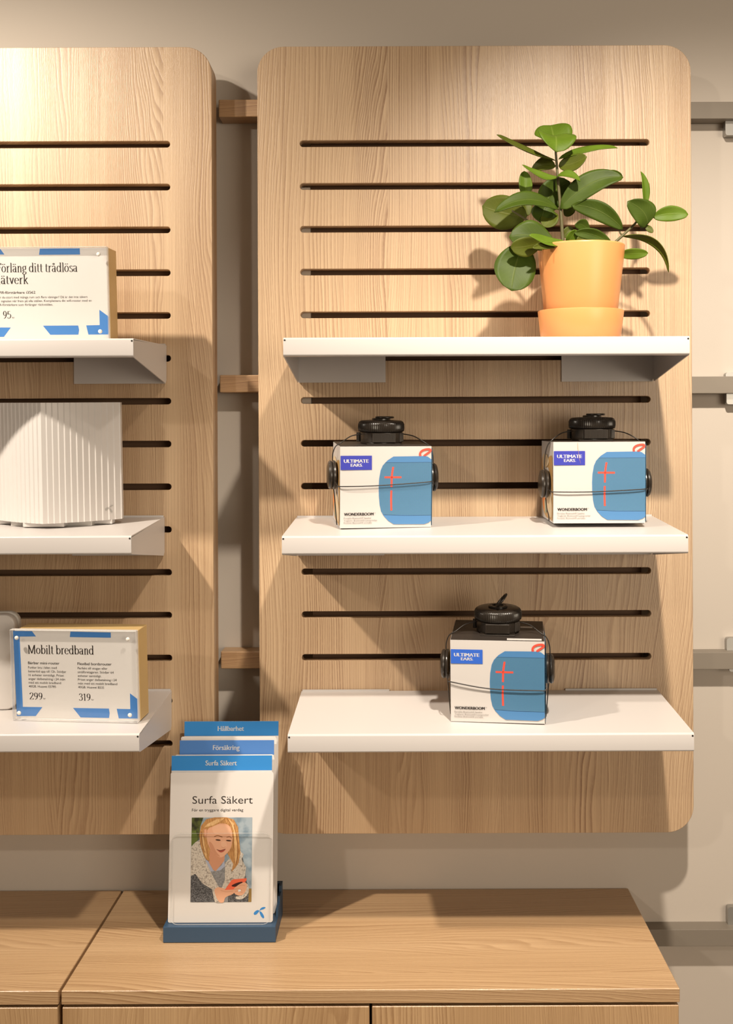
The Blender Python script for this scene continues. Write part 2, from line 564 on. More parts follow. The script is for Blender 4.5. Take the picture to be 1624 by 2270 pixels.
M_prwhite = mat('white_ink', (0.86, 0.84, 0.82, 1), 0.45)
M_red = mat('coral_red_print', (0.80, 0.075, 0.045, 1), 0.45)
M_spk = mat('speaker_blue_print', (0.065, 0.20, 0.42, 1), 0.45)
M_spkline = mat('speaker_navy_print', (0.02, 0.06, 0.13, 1), 0.5)
M_gold = mat('brass_block', (0.60, 0.42, 0.185, 1), 0.42, metal=0.15, bump=(700, 0.08, 0.0004))
M_acryl = clear_plastic('clear_acrylic')
M_acredge = bpy.data.materials.new('polished_acrylic_edge')
M_acredge.use_nodes = True
_nt = M_acredge.node_tree
_b = _nt.nodes['Principled BSDF']
_b.inputs['Base Color'].default_value = (0.80, 0.77, 0.74, 1)
_b.inputs['Roughness'].default_value = 0.2
_t = _nt.nodes.new('ShaderNodeBsdfTransparent')
_m = _nt.nodes.new('ShaderNodeMixShader'); _m.inputs[0].default_value = 0.55
_nt.links.new(_t.outputs[0], _m.inputs[1]); _nt.links.new(_b.outputs[0], _m.inputs[2])
_nt.links.new(_m.outputs[0], _nt.nodes['Material Output'].inputs[0])
def polish_edges(o):
    o.data.materials.append(M_acredge)
    for f in o.data.polygons:
        if abs(f.normal.y) < 0.8:
            f.material_index = 1
    return o
M_pin = mat('clear_stud', (0.80, 0.76, 0.70, 1), 0.16, spec=0.7)
M_card = mat('white_paper_card', (0.69, 0.655, 0.63, 1), 0.5)
M_blue = mat('blue_card_print', (0.055, 0.21, 0.55, 1), 0.42)
M_tab = mat('sky_blue_tab', (0.035, 0.235, 0.60, 1), 0.40)
M_tab2 = mat('cornflower_blue_tab', (0.075, 0.205, 0.52, 1), 0.40)
M_navy = mat('navy_holder_plastic', (0.028, 0.066, 0.125, 1), 0.46, bump=(900, 0.1, 0.0003))
M_router = mat('white_ribbed_plastic', (0.63, 0.60, 0.58, 1), 0.38)
M_routergrey = mat('pale_grey_plastic', (0.55, 0.53, 0.50, 1), 0.35)
M_emblem = mat('silver_emblem', (0.46, 0.44, 0.42, 1), 0.3, metal=0.3)
M_lock = mat('chrome_lock', (0.6, 0.58, 0.55, 1), 0.18, metal=1.0)
M_carcass = mat('dark_carcass', (0.05, 0.03, 0.018, 1), 0.7)

def fabric_print():
    m = mat('speaker_weave_print', (0.07, 0.25, 0.47, 1), 0.5)
    k = NT(m)
    tc = m.node_tree.nodes.new('ShaderNodeTexCoord')
    sp = m.node_tree.nodes.new('ShaderNodeSeparateXYZ')
    m.node_tree.links.new(tc.outputs['Object'], sp.inputs[0])
    X, Y, Z = sp.outputs
    f = 2 * PI / 0.0017
    a = k.math('SINE', k.math('MULTIPLY', k.math('ADD', X, Z), f))
    b = k.math('SINE', k.math('MULTIPLY', k.math('SUBTRACT', X, Z), f))
    s = k.math('MULTIPLY_ADD', k.math('ADD', a, b), 0.36, 0.46, clamp=True)
    col = k.mix(s, (0.028, 0.085, 0.17, 1), (0.10, 0.27, 0.44, 1))
    k.put(m.node_tree.nodes['Principled BSDF'].inputs['Base Color'], col)
    return m
M_weave = fabric_print()

def leaf_mat(name, c1, c2, rib):
    m = mat(name, c1, 0.50, spec=0.18)
    k = NT(m)
    tc = m.node_tree.nodes.new('ShaderNodeTexCoord')
    sp = m.node_tree.nodes.new('ShaderNodeSeparateXYZ')
    m.node_tree.links.new(tc.outputs['UV'], sp.inputs[0])
    U, V, _ = sp.outputs
    au = k.math('ABSOLUTE', k.math('SUBTRACT', U, 0.5))
    rb = k.math('SUBTRACT', 1.0, k.math('MULTIPLY', au, 34.0), clamp=True)
    vein = k.math('SINE', k.math('MULTIPLY', k.math('SUBTRACT', V, k.math('MULTIPLY', au, 0.7)), 62.0))
    vein = k.math('MULTIPLY', k.math('POWER', k.math('MULTIPLY_ADD', vein, 0.5, 0.5), 14.0), 0.09)
    n = k.noise(tc.outputs['Object'], 38.0, 3.0)
    base = k.mix(k.math('MULTIPLY_ADD', n, 2.2, -0.6, clamp=True), c1, c2)
    col = k.mix(k.math('ADD', k.math('MULTIPLY', rb, 0.55), vein, clamp=True), base, rib)
    b = m.node_tree.nodes['Principled BSDF']
    k.put(b.inputs['Base Color'], col)
    b.inputs['Subsurface Weight'].default_value = 0.0
    bp = m.node_tree.nodes.new('ShaderNodeBump')
    bp.inputs['Strength'].default_value = 0.3
    bp.inputs['Distance'].default_value = 0.0008
    k.put(bp.inputs['Height'], k.math('ADD', rb, vein))
    k.put(b.inputs['Normal'], bp.outputs['Normal'])
    return m
M_leaf = leaf_mat('deep_green_leaf', (0.033, 0.056, 0.005, 1), (0.050, 0.082, 0.007, 1), (0.10, 0.13, 0.025, 1))
M_leafy = leaf_mat('young_green_leaf', (0.068, 0.118, 0.007, 1), (0.092, 0.155, 0.010, 1), (0.17, 0.23, 0.04, 1))
M_leafo = leaf_mat('olive_green_leaf', (0.058, 0.070, 0.006, 1), (0.080, 0.098, 0.009, 1), (0.13, 0.14, 0.03, 1))

# ------------------------------------------------------------------ the setting
WALL_Y = 0.085
tag(box('wall_back', -4.2, 4.2, WALL_Y, WALL_Y + 0.12, 0, 3.1, M_wall), 'matt warm white painted wall behind the display panels', 'wall', kind='structure')
tag(box('floor', -4.2, 4.2, -6.5, WALL_Y, -0.06, 0.0, M_floor), 'grey shop floor in front of the cabinets', 'floor', kind='structure')

# ------------------------------------------------------------------ display panels
PAN_Z0, PAN_Z1 = EYE - 0.6135, EYE + 0.6335
PAN_W = 0.6864
SLOT_Z = [EYE + 0.4795 - 0.0678 * i for i in range(15)]

def display_panel(x0, label, wmat, lit_ends=False):
    x1 = x0 + PAN_W
    root = empty('display_panel', (x0, 0, PAN_Z0))
    tag(root, label, 'wall panel', 'slotted wood display panels')
    W, Hh = PAN_W, PAN_Z1 - PAN_Z0
    outs = [rrect(0, W, 0, Hh, 0.042, 10)]
    for z in SLOT_Z:
        zz = z - PAN_Z0
        outs.append(rrect(0.0672, W - 0.0662, zz - 0.0051, zz + 0.0051, 0.00505, 5))
    link('slotted_board', curve_shape('slotted_board', outs, 0.0, 0.018, 0.0007), wmat, root)
    fr = curve_shape('edge_frame', [rrect(0, W, 0, Hh, 0.042, 10), rrect(0.022, W - 0.022, 0.022, Hh - 0.022, 0.024, 8)], 0.018, 0.040)
    link('edge_frame', fr, M_edge, root)
    # a brown board closes the back of the slots
    box('backing_board', 0.0820, W - 0.0745, 0.0300, 0.0360, 0.03, Hh - 0.03, M_backing, root)
    if lit_ends:
        # added wall-coloured strip stands in for lit bits at one slot end
        z0, z1 = SLOT_Z[6] - PAN_Z0 - 0.004, SLOT_Z[1] - PAN_Z0 + 0.003
        box('lit_slot_end_strip', 0.0600, 0.0815, 0.0185, 0.0290, z0, z1, M_wall, root)
    return root
display_panel(-0.2236, 'slotted ash wood panel carrying the potted plant and the speaker boxes', M_panel, True)
display_panel(-0.2957 - PAN_W, 'slotted ash wood panel carrying the ribbed router and the price signs', M_panel2)

# ------------------------------------------------------------------ wall rails and battens
RY = WALL_Y - 0.028
for i, (py, lab) in enumerate(((247, 'grey metal wall rail highest up, above the level of the plant'),
                               (856, 'grey metal wall rail level with the shelf under the plant'),
                               (1468, 'grey metal wall rail level with the lowest speaker box'),
                               (2082, 'grey metal wall rail lowest down, beside the cabinet top'))):
    zc = P(1570, py, RY).z
    root = empty('wall_rail', (0.405, RY, zc))
    tag(root, lab, 'rail', 'horizontal wall rails')
    box('rail_bar', 0.0, 1.4, 0, 0.028, -0.0139, 0.0139, M_rail, root, 0.0008)
    xr = P(1618.5, py, 0.05).x - 0.405
    ups = {0: (), 1: (0.008,), 2: (0.0205,), 3: (0.029,)}[i]
    for u in ups:
        link('rail_clip', curve_shape('rail_clip', [rrect(xr, xr + 0.03, 0.010, 0.0139 + u, 0.005)], 0.016, 0.027), M_clip, root)
    dn = {0: 0.0235, 1: 0.0175, 2: 0.0048, 3: 0.006}[i]
    link('rail_clip', curve_shape('rail_clip', [rrect(xr, xr + 0.03, -0.0139 - dn, -0.010, 0.004)], 0.004 if i == 2 else 0.012, 0.026), M_clip, root)
for py, lab in ((238, 'short wooden batten in the gap between the panels, topmost'),
                (849, 'short wooden batten in the gap between the panels, middle one of three'),
                (1462, 'short wooden batten in the gap between the panels, just above the brochures')):
    p = P(487, py, 0.048)
    q = P(620, py, 0.048)
    tag(box('wood_batten', 0, q.x - p.x, 0, 0.036, -0.0142, 0.0142, M_batten, None, 0.0016, loc=(p.x, 0.0485, p.z)), lab, 'batten', 'wooden battens between panels')

# ------------------------------------------------------------------ shelves
SH_D = 0.200
def shelf(xl, xr, zb, drop, label, fl=(0.139, 0.146)):
    """white folded sheet-metal shelf: xl..xr, back edge height zb, front lower by drop"""
    root = empty('metal_shelf', ((xl + xr) / 2, 0, zb))
    tag(root, label, 'shelf', 'white sheet metal shelves')
    h = (xr - xl) / 2
    t = 0.0016
    lip = 0.0256
    yb = -0.0012
    # folded tray profile in y, z
    f = []
    r = 0.0030
    f += [(yb, 0.0), (-SH_D + r, -drop + r * drop / SH_D)]
    f += [(-SH_D + r - r * math.sin(a), -drop - r + r * math.cos(a)) for a in [PI/2*i/5 for i in range(1, 6)]]
    f += [(-SH_D, -drop - lip + r)]
    f += [(-SH_D + r - r * math.cos(a), -drop - lip + r - r * math.sin(a)) for a in [PI/2*i/5 for i in range(1, 6)]]
    f += [(-SH_D + 0.013, -drop - lip)]
    inner = []
    for i, p in enumerate(f):
        a = Vector(f[min(i+1, len(f)-1)]); b = Vector(f[max(i-1, 0)])
        d = (a - b).normalized()
        inner.append((p[0] - d.y * t, p[1] + d.x * t))
    bm = bmesh.new()
    prism(bm, f + inner[::-1], 'X', -h + 0.0002, h - 0.0002)
    obj('tray', bm, M_white, root, auto=10)
    for s in (-1, 1):
        bm = bmesh.new()
        c = 0.007
        side = [(yb, -0.0005), (-SH_D + 0.0022, -drop - 0.0025), (-SH_D + 0.0012, -drop - lip + 0.002), (-SH_D + 0.004, -drop - lip - 0.0005),
                (yb - c, -0.0605), (yb - 0.001, -0.0605 + c * 0.7), ]
        a = s * h
        prism(bm, side, 'X', min(a, a - s * t), max(a, a - s * t))
        obj('side_plate', bm, M_white, root)
        w_ = fl[0] if s < 0 else fl[1]
        x0, x1 = (-h + t, -h + w_) if s < 0 else (h - w_, h - t)
        bm = bmesh.new()
        bx(bm, x0, x1, yb - t, yb, -0.0605, 0.0025)
        obj('mounting_flange', bm, M_white, root)
        bm = bmesh.new()
        xc = -h + 0.034 if s < 0 else h - 0.034
        bx(bm, xc - 0.004, xc + 0.004, yb - t - 0.0002, yb - t, -0.0075, -0.0045)
        obj('flange_slot', bm, M_hole, root)
        bm = bmesh.new()
        lathe(bm, [(0.0013, 0.0), (0.0013, 0.0006)], 10)
        bmesh.ops.rotate(bm, verts=bm.verts, cent=(0, 0, 0), matrix=Matrix.Rotation(PI/2, 3, 'X'))
        bmesh.ops.translate(bm, verts=bm.verts, vec=(s * (h - 0.0022), -SH_D + 0.0003, -drop - 0.0036))
        obj('corner_hole', bm, M_hole, root)
        # the hook that enters the slot
        bm = bmesh.new()
        bx(bm, xc - 0.012, xc + 0.012, yb, 0.012, -0.0245, -0.0215)
        obj('slot_hook', bm, M_white, root)
    return root

RX0, RX1 = -0.1612, 0.4020
S1 = shelf(RX0, RX1, EYE + 0.1615, 0.0105, 'white metal shelf holding the plant in the orange pot')
S2 = shelf(RX0 - 0.003, RX1 - 0.003, EYE - 0.1120, 0.0123, 'white metal shelf holding two boxed speakers side by side')
S3 = shelf(RX0 + 0.004, RX1 + 0.004, EYE - 0.3870, 0.0123, 'white metal shelf holding a single boxed speaker')
LW = RX1 - RX0
S4 = shelf(-0.3685 - LW, -0.3685, EYE + 0.1610, 0.0100, 'white metal shelf under the wireless network price sign')
S5 = shelf(-0.3725 - LW, -0.3725, EYE - 0.1105, 0.0123, 'white metal shelf holding the white ribbed router')
S6 = shelf(-0.3625 - LW, -0.3625, EYE - 0.3850, 0.0123, 'white metal shelf holding the mobile broadband sign')

def on_shelf(s, y):
    """top surface height of a shelf at depth y"""
    z0 = s.location.z
    drop = {S1: 0.0105, S4: 0.0100}.get(s, 0.0123)
    return z0 + drop * (y / SH_D)
TILT = math.atan(0.0123 / SH_D)

# ------------------------------------------------------------------ cabinets
CAB_Z = EYE - 0.738
CAB_Y0, CAB_Y1 = -0.228, WALL_Y - 0.002
def cabinet(x0, x1, label, locks):
    root = empty('cabinet', ((x0 + x1) / 2, (CAB_Y0 + CAB_Y1) / 2, 0))
    tag(root, label, 'cabinet', 'low wood cabinets along the wall')
    cx, cy = root.location.x, root.location.y
    h = (x1 - x0) / 2
    dy0, dy1 = CAB_Y0 - cy, CAB_Y1 - cy
    box('cabinet_top', -h, h, dy0, dy1, CAB_Z - 0.0190, CAB_Z, M_top, root, 0.0009, 1)
    box('carcass', -h + 0.003, h - 0.003, dy0 + 0.022, dy1, 0.08, CAB_Z - 0.0195, M_carcass, root)
    for s in (-1, 1):
        box('side_panel', s * h - (0.018 if s > 0 else 0.001), s * h + (0.018 if s < 0 else -0.001), dy0 + 0.0205, dy1, 0.06, CAB_Z - 0.0192, M_door, root)
    box('plinth', -h + 0.01, h - 0.01, dy0 + 0.05, dy1 - 0.01, 0.0, 0.08, M_carcass, root)
    g = 0.0018
    for s in (-1, 1):
        a, b = (-h + 0.001, -g) if s < 0 else (g, h - 0.0012)
        d = box('door', a, b, dy0 + 0.001, dy0 + 0.020, 0.085, CAB_Z - 0.0232, M_door, root, 0.0009, 1)
        bm = bmesh.new()
        lathe(bm, [(0.0085, 0), (0.0085, 0.004), (0.0075, 0.006), (0.0068, 0.006), (0.0066, 0.0045)], 24)
        bmesh.ops.rotate(bm, verts=bm.verts, cent=(0, 0, 0), matrix=Matrix.Rotation(PI/2, 3, 'X'))
        bmesh.ops.translate(bm, verts=bm.verts, vec=(-0.0345 if s < 0 else 0.028, dy0 + 0.0012, CAB_Z - 0.0575))
        obj('door_lock', bm, M_lock if s < 0 else M_edge, d, auto=30)
    return root
cabinet(-0.4625, 0.3770, 'low ash wood cabinet with the brochure holder standing on it', True)
cabinet(-0.4665 - 0.8395, -0.4665, 'low ash wood cabinet left of the brochure holder, cut by the frame', True)

# ------------------------------------------------------------------ potted plant
pz = on_shelf(S1, -0.105)
pc = P(1287, 720, -0.105)
plant = empty('potted_plant', (pc.x, -0.105, pz + 0.0008), 0, TILT * 0.9)
tag(plant, 'broad-leaved green plant in an orange pot with matching saucer', 'plant')
bm = bmesh.new()
lathe(bm, [(0.0, 0.0), (0.0565, 0.0), (0.0585, 0.002), (0.0628, 0.0405), (0.0626, 0.0418), (0.0612, 0.0424), (0.0598, 0.0415), (0.0560, 0.006), (0.0, 0.004)], 72, cap=False)
obj('saucer', bm, M_pot, plant, auto=50)
bm = bmesh.new()
lathe(bm, [(0.0, 0.006), (0.0490, 0.006), (0.0505, 0.009), (0.0636, 0.1345), (0.0634, 0.1362), (0.0622, 0.1370), (0.0608, 0.1360), (0.0596, 0.125), (0.050, 0.05), (0.0, 0.045)], 72, cap=False)
obj('pot', bm, M_pot, plant, auto=50)
bm = bmesh.new()
lathe(bm, [(0.0, 0.118), (0.030, 0.120), (0.0588, 0.1195), (0.0588, 0.110), (0.0, 0.110)], 40, cap=False)
obj('soil', bm, M_soil, plant, auto=50)

plant_mi = (Matrix.Translation(plant.location) @ Matrix.Rotation(TILT * 0.9, 4, 'X')).inverted()
def PL(u, v, y):
    """place read off the plant, as seen at depth y"""
    return plant_mi @ P(1020 + u / 3.0074, 260 + v / 3.0074, y)

def leaf(b, t, wd, m, roll=0.0, bend=(0, 0, 0), cup=0.12, shape=0.0, tipw=0.0):
    """b, t: base and tip (u, v, depth); wd: full width in plant pixels; roll turns the blade about its length"""
    B, T = PL(*b), PL(*t)
    width = wd / 3.0074 * 1.49 / FPX
    d = (T - B)
    Lg = d.length
    d.normalize()
    nrm = Vector((0, -1, 0)); nrm = (nrm - d * nrm.dot(d)).normalized()
    nrm = Matrix.Rotation(roll, 3, d) @ nrm
    side = d.cross(nrm).normalized()
    bend = Vector(bend)
    NU, NV = 8, 16
    tw = rnd.uniform(-0.45, 0.45); wv = rnd.uniform(0, 6.28); amp = rnd.uniform(0.05, 0.13)
    bm = bmesh.new()
    uvl = bm.loops.layers.uv.new('UVMap')
    grid = []
    for j in range(NV + 1):
        t_ = j / NV
        c = B + (T - B) * t_ + bend * (4 * t_ * (1 - t_))
        s_ = t_ ** (1.0 + shape)
        prof = max(0.0, math.sin(PI * s_)) ** 0.52
        if t_ > 0.97: prof = max(prof * 0.6, 0.04)
        if j == 0: prof = 0.05
        if j == NV: prof = 0.02
        hw = 0.5 * width * prof
        row = []
        for i in range(NU + 1):
            q = (i / NU - 0.5) * 2
            wob = amp * math.sin(t_ * 7 + wv + (1.6 if q > 0 else 0)) * abs(q)
            R_ = Matrix.Rotation(tw * (t_ - 0.5), 3, d)
            p = c + (R_ @ side) * (hw * q) + (R_ @ nrm) * (-(abs(q) ** 1.3) * hw * cup * -1.0 + wob * hw)
            row.append((bm.verts.new(p), i / NU, t_))
        grid.append(row)
    for j in range(NV):
        for i in range(NU):
            q = (grid[j][i], grid[j][i+1], grid[j+1][i+1], grid[j+1][i])
            f = bm.faces.new([v[0] for v in q])
            f.smooth = True
            for lp, v in zip(f.loops, q):
                lp[uvl].uv = (v[1], v[2])
    me = bpy.data.meshes.new('leaf')
    bm.to_mesh(me); bm.free()
    o = link('leaf', me, m, plant)
    so = o.modifiers.new('thickness', 'SOLIDIFY')
    so.thickness = 0.0009
    so.offset = 0
    return o

Y0 = -0.105
def stem(pts, r0, r1):
    q = spline([PL(*p) for p in pts], 6)
    bm = bmesh.new()
    tube(bm, q, [r0 + (r1 - r0) * i / (len(q) - 1) for i in range(len(q))], 8)
    obj('stem', bm, M_stem, plant, smooth=True)
stem([(700, 980, Y0), (690, 850, Y0), (676, 650, Y0), (662, 480, Y0), (650, 330, Y0), (640, 190, Y0)], 0.0030, 0.0016)
stem([(1000, 960, Y0), (1022, 860, Y0), (1085, 795, Y0), (1182, 700, Y0 + .005), (1228, 590, Y0 + .01)], 0.0026, 0.0014)
stem([(720, 960, Y0), (600, 830, Y0 - .01), (470, 705, Y0 - .005), (350, 625, Y0)], 0.0026, 0.0014)
stem([(720, 960, Y0 - .02), (715, 900, Y0 - .03), (705, 850, Y0 - .035), (640, 828, Y0 - .035)], 0.0020, 0.0012)
stem([(1085, 795, Y0), (1068, 770, Y0), (1075, 745, Y0)], 0.0014, 0.0012)
D, Yg, Ol = M_leaf, M_leafy, M_leafo
# crown
leaf((642, 190, Y0 + .004), (612, 58, Y0 + .030), 255, Yg, 0.0, (0, 0, 0.0), 0.25)
leaf((640, 128, Y0 + .002), (645, 236, Y0 - .030), 250, Yg, 0.0, (0, -.006, .004), 0.30)
leaf((640, 292, Y0), (250, 118, Y0 - .010), 95, Ol, 1.05, (0, 0, -.006), 0.35)
leaf((662, 284, Y0), (1056, 211, Y0 - .010), 105, Yg, -1.0, (0, 0, .004), 0.30)
leaf((662, 330, Y0), (850, 268, Y0 - .020), 118, Ol, -0.35, (0, 0, -.003), 0.2)
leaf((642, 330, Y0), (478, 362, Y0 + .020), 100, Ol, 0.3, (0, 0, .006), 0.2)
leaf((655, 405, Y0 - .004), (420, 320, Y0 - .015), 70, Yg, 0.8, (0, 0, -.007), 0.3)
leaf((650, 400, Y0 - .006), (805, 432, Y0 - .025), 75, Yg, -0.7, (0, 0, .006), 0.3)
# middle whorl
leaf((672, 612, Y0 - .004), (1092, 405, Y0 - .020), 165, D, -0.3, (0, 0, .014), 0.22, -0.12)
leaf((930, 432, Y0 - .010), (1088, 400, Y0 + .012), 62, D, 0.3, (0, 0, .006), 0.1)
leaf((545, 640, Y0 + .012), (735, 432, Y0 + .030), 190, D, 0.2, (-.006, 0, .004), 0.15)
leaf((640, 640, Y0 + .010), (560, 735, Y0 + .002), 120, Ol, 0.4, (0, 0, 0), 0.15)
leaf((660, 618, Y0 - .006), (232, 636, Y0 - .035), 118, D, 0.55, (0, 0, .016), 0.25)
leaf((450, 665, Y0 + .006), (152, 595, Y0 + .018), 232, Ol, 0.0, (0, 0, -.003), 0.12, 0.15)
leaf((448, 545, Y0 + .020), (432, 362, Y0 + .028), 92, Yg, 0.0, (0, 0, 0), 0.3)
leaf((455, 660, Y0 + .024), (430, 530, Y0 + .028), 85, Ol, 0.3, (0, 0, 0), 0.2)
leaf((540, 705, Y0 + .006), (575, 590, Y0 + .012), 165, D, 0.0, (0, 0, 0), 0.15)
leaf((700, 660, Y0 + .018), (760, 585, Y0 + .03), 80, Ol, 0.0, (0, 0, 0), 0.15)
leaf((475, 735, Y0 + .020), (420, 720, Y0 + .020), 60, Ol, 0.0, (0, 0, 0), 0.15)
leaf((1088, 752, Y0 - .004), (748, 588, Y0 - .012), 128, D, -0.2, (.004, 0, .008), 0.18, 0.1)
# lower leaves
leaf((640, 865, Y0 - .020), (330, 800, Y0 - .030), 200, D, 0.25, (0, 0, .008), 0.15, 0.2)
leaf((560, 830, Y0 - .030), (340, 870, Y0 - .045), 130, Ol, -0.3, (0, 0, -.003), 0.2, 0.2)
leaf((430, 850, Y0 - .012), (345, 1160, Y0 - .036), 275, D, 0.0, (-.004, 0, 0), 0.10, 0.12)
leaf((720, 850, Y0 - .040), (462, 790, Y0 - .062), 85, Yg, 0.75, (0, 0, -.004), 0.35)
leaf((715, 848, Y0 - .040), (778, 755, Y0 - .050), 70, Yg, 0.3, (0, 0, 0), 0.25)
leaf((1020, 862, Y0 - .040), (765, 775, Y0 - .050), 82, D, -0.2, (0, 0, .006), 0.3)
leaf((870, 775, Y0 - .020), (770, 720, Y0 - .040), 80, D, 0.0, (0, 0, .005), 0.2)
leaf((662, 866, Y0 - .045), (484, 874, Y0 - .062), 48, Ol, 0.2, (0, 0, .002), 0.25)
leaf((690, 800, Y0 + .020), (755, 740, Y0 + .022), 70, Ol, 0.0, (0, 0, 0), 0.15)
leaf((770, 860, Y0 + .000), (840, 800, Y0 + .000), 70, Ol, 0.0, (0, 0, 0), 0.15)
# right branch
leaf((1252, 722, Y0 - .004), (1120, 566, Y0 - .020), 168, D, 0.0, (.008, 0, .002), 0.22, -0.2)
leaf((1236, 600, Y0 + .006), (1210, 368, Y0 + .004), 62, Yg, 0.5, (.003, 0, 0), 0.4)
leaf((1290, 672, Y0 + .002), (1524, 655, Y0 - .004), 104, Yg, 0.0, (0, 0, .003), 0.25)
leaf((1240, 728, Y0), (1288, 776, Y0 - .004), 42, Ol, 0.0, (0, 0, 0), 0.2)
leaf((1088, 800, Y0 - .004), (1392, 1040, Y0 - .030), 66, Ol, 1.05, (.016, 0, .016), 0.35)
leaf((1060, 920, Y0 - .010), (1256, 912, Y0 - .025), 74, Yg, 0.3, (0, 0, 0), 0.25)

# ------------------------------------------------------------------ boxed speakers with security wraps
BW, BD, BH = 0.1335, 0.120, 0.1185
def speaker_box(loc, rz, rx, label, logo, lid_label=False, crack=False):
    root = empty('speaker_box', loc, rz, rx)
    tag(root, label, 'box', 'boxed portable speakers')
    h, d = BW / 2, BD / 2
    bm = bmesh.new()
    # slightly bulging carton: front, right, back, left walls and bottom
    N = 6
    def ring(z, k):
        pts = []
        b = 0.0022 * k
        for i in range(N): pts.append((-h + BW*i/N, -d - 0.3*b*math.sin(PI*i/N), z))
        for i in range(N): pts.append((h + 0.5*b*math.sin(PI*i/N), -d + BD*i/N, z))
        for i in range(N): pts.append((h - BW*i/N, d, z))
        for i in range(N): pts.append((-h - b*1.3*math.sin(PI*i/N), d - BD*i/N, z))
        return pts
    R = []
    for j in range(7):
        z = BH * j / 6
        R.append([bm.verts.new(p) for p in ring(z, math.sin(PI*j/6))])
    n = len(R[0])
    for A, B in zip(R, R[1:]):
        for i in range(n):
            bm.faces.new((A[i], A[(i+1) % n], B[(i+1) % n], B[i]))
    bm.faces.new(R[0][::-1]); bm.faces.new(R[-1])
    obj('carton', bm, M_carton, root, auto=30)
    box('lid', -h + 0.0004, h - 0.0004, -d + 0.0006, d - 0.0004, BH, BH + 0.0008, M_cartonblk, root)
    box('flap_edge', -h + 0.001, h - 0.001, -d + 0.001, -d + 0.0025, -0.0009, 0.0001, M_cartonblk, root)
    # front print in the coordinates of the close-up
    fx = lambda x, y: (-h + (x - 618) / 822 * BW, (1830 - y) / 735 * BH)
    p = Print(root, fx, -d - 0.0009)
    p.rect('logo_print', 622, 1177, 901, 1305, logo)
    p.text('logo_print', 'ULTIMATE', 650, 873, 1240, 1208, M_prwhite, 2, 0.018)
    p.text('logo_print', 'EARS', 711, 812, 1275, 1247, M_prwhite, 2, 0.018)
    p.ell('logo_print', 817, 1273, 2, 2, M_prwhite, 2)
    p.text('product_text', 'WONDERBOOM', 653, 918, 1716, 1690, M_ink, 1, 0.018)
    p.text('product_text', 'TM', 922, 935, 1698, 1692, M_ink, 1)
    for body, x1, y in (('Portable Bluetooth® Speaker', 898, 1746), ('Tragbarer Bluetooth®-Lautsprecher', 952, 1768), ('Enceinte Bluetooth® portable', 902, 1789)):
        p.text('product_text', body, 652, x1, y, y - 15, M_grey, 1)
    out = [(1095,1186),(1380,1183),(1408,1190),(1440,1214),(1440,1772),(1415,1790),(1378,1803),(1100,1800),(1050,1768),(1010,1724),(985,1680),(972,1620),(965,1540),(963,1460),(967,1385),(980,1310),(1000,1265),(1040,1222)]
    p.poly('speaker_print', out, M_spk, 0)
    mesh_ = [(1024,1240),(1440,1240),(1440,1722),(1008,1712),(986,1674),(975,1615),(969,1540),(967,1460),(971,1385),(984,1312),(1002,1268)]
    p.poly('speaker_print', mesh_, M_weave, 1)
    p.ribbon('speaker_print', [(1022,1240),(1440,1240)], 3, M_spkline, 2)
    p.ribbon('speaker_print', [(1006,1712),(1200,1722),(1440,1722)], 3, M_spkline, 2)
    p.ribbon('speaker_print', [(1093,1280),(1084,1335),(1080,1375),(1078,1462)], 17, M_red, 3)
    p.ribbon('speaker_print', [(1015,1373),(1168,1374)], 17, M_red, 3)
    p.ribbon('speaker_print', [(1077,1493),(1075,1580),(1078,1675)], 17, M_red, 3)
    p.ribbon('speaker_print', [(1340,1185),(1336,1160),(1352,1137),(1385,1124),(1422,1122),(1432,1134),(1414,1152),(1388,1170),(1370,1185)], 19, M_red, 0, 4)
    if crack:
        p.ribbon('crease', [(835,1100),(837,1150),(842,1190),(848,1240),(862,1290)], [2, 3, 2, 3, 1], M_brown, 4)
    p.done()
    # print of the left face
    fl = lambda x, y: (x, y)
    side = empty('tmp', (0, 0, 0))
    bpy.data.objects.remove(side)
    q = bpy.data.objects.new('side_print', bpy.data.meshes.new('side_print'))
    V, F, I = [], [], []
    def sp(pts, mi, lay):
        k = len(V)
        for a, b in pts:
            t = (d - a) / BD
            bul = 0.0022 * math.sin(PI * min(max(b / BH, 0), 1)) * 1.3 * math.sin(PI * min(max(t, 0), 1))
            V.append((-h - bul - 0.0006 - 0.0001 * lay, a, b))
        F.append(list(range(k, len(V)))); I.append(mi)
    def blob(pts, mi, lay):
        pts = [(q_.x, q_.y) for q_ in spline([(a, b, 0) for a, b in pts], 4, True)]
        bm = bmesh.new()
        f = bm.faces.new([bm.verts.new((a, b, 0)) for a, b in pts])
        bmesh.ops.triangulate(bm, faces=[f])
        for g in bm.faces:
            sp([(v.co.x, v.co.y) for v in g.verts], mi, lay)
        bm.free()
    e = -d
    blob([(e+.004,.088),(e+.02,.098),(e+.05,.09),(e+.09,.094),(e+.115,.085),(e+.112,.03),(e+.08,.006),(e+.03,.004),(e+.004,.01)], 0, 0)
    blob([(e+.01,.03),(e+.03,.05),(e+.05,.03),(e+.04,.01),(e+.015,.008)], 1, 1)
    blob([(e+.05,.02),(e+.07,.045),(e+.10,.03),(e+.08,.012)], 2, 1)
    blob([(e+.055,.025),(e+.07,.03),(e+.075,.012),(e+.06,.01)], 3, 2)
    blob([(e+.03,.09),(e+.06,.10),(e+.10,.095),(e+.09,.08),(e+.05,.08)], 1, 1)
    sp([(e+.112,.048),(e+.085,.048),(e+.085,.070),(e+.112,.070)], 4, 3)
    q.data.from_pydata(V, [], F)
    for m_ in (M_brown, M_tanlt, M_orange, M_sage, M_logo):
        q.data.materials.append(m_)
    q.data.polygons.foreach_set('material_index', I)
    q.parent = root
    C.objects.link(q)
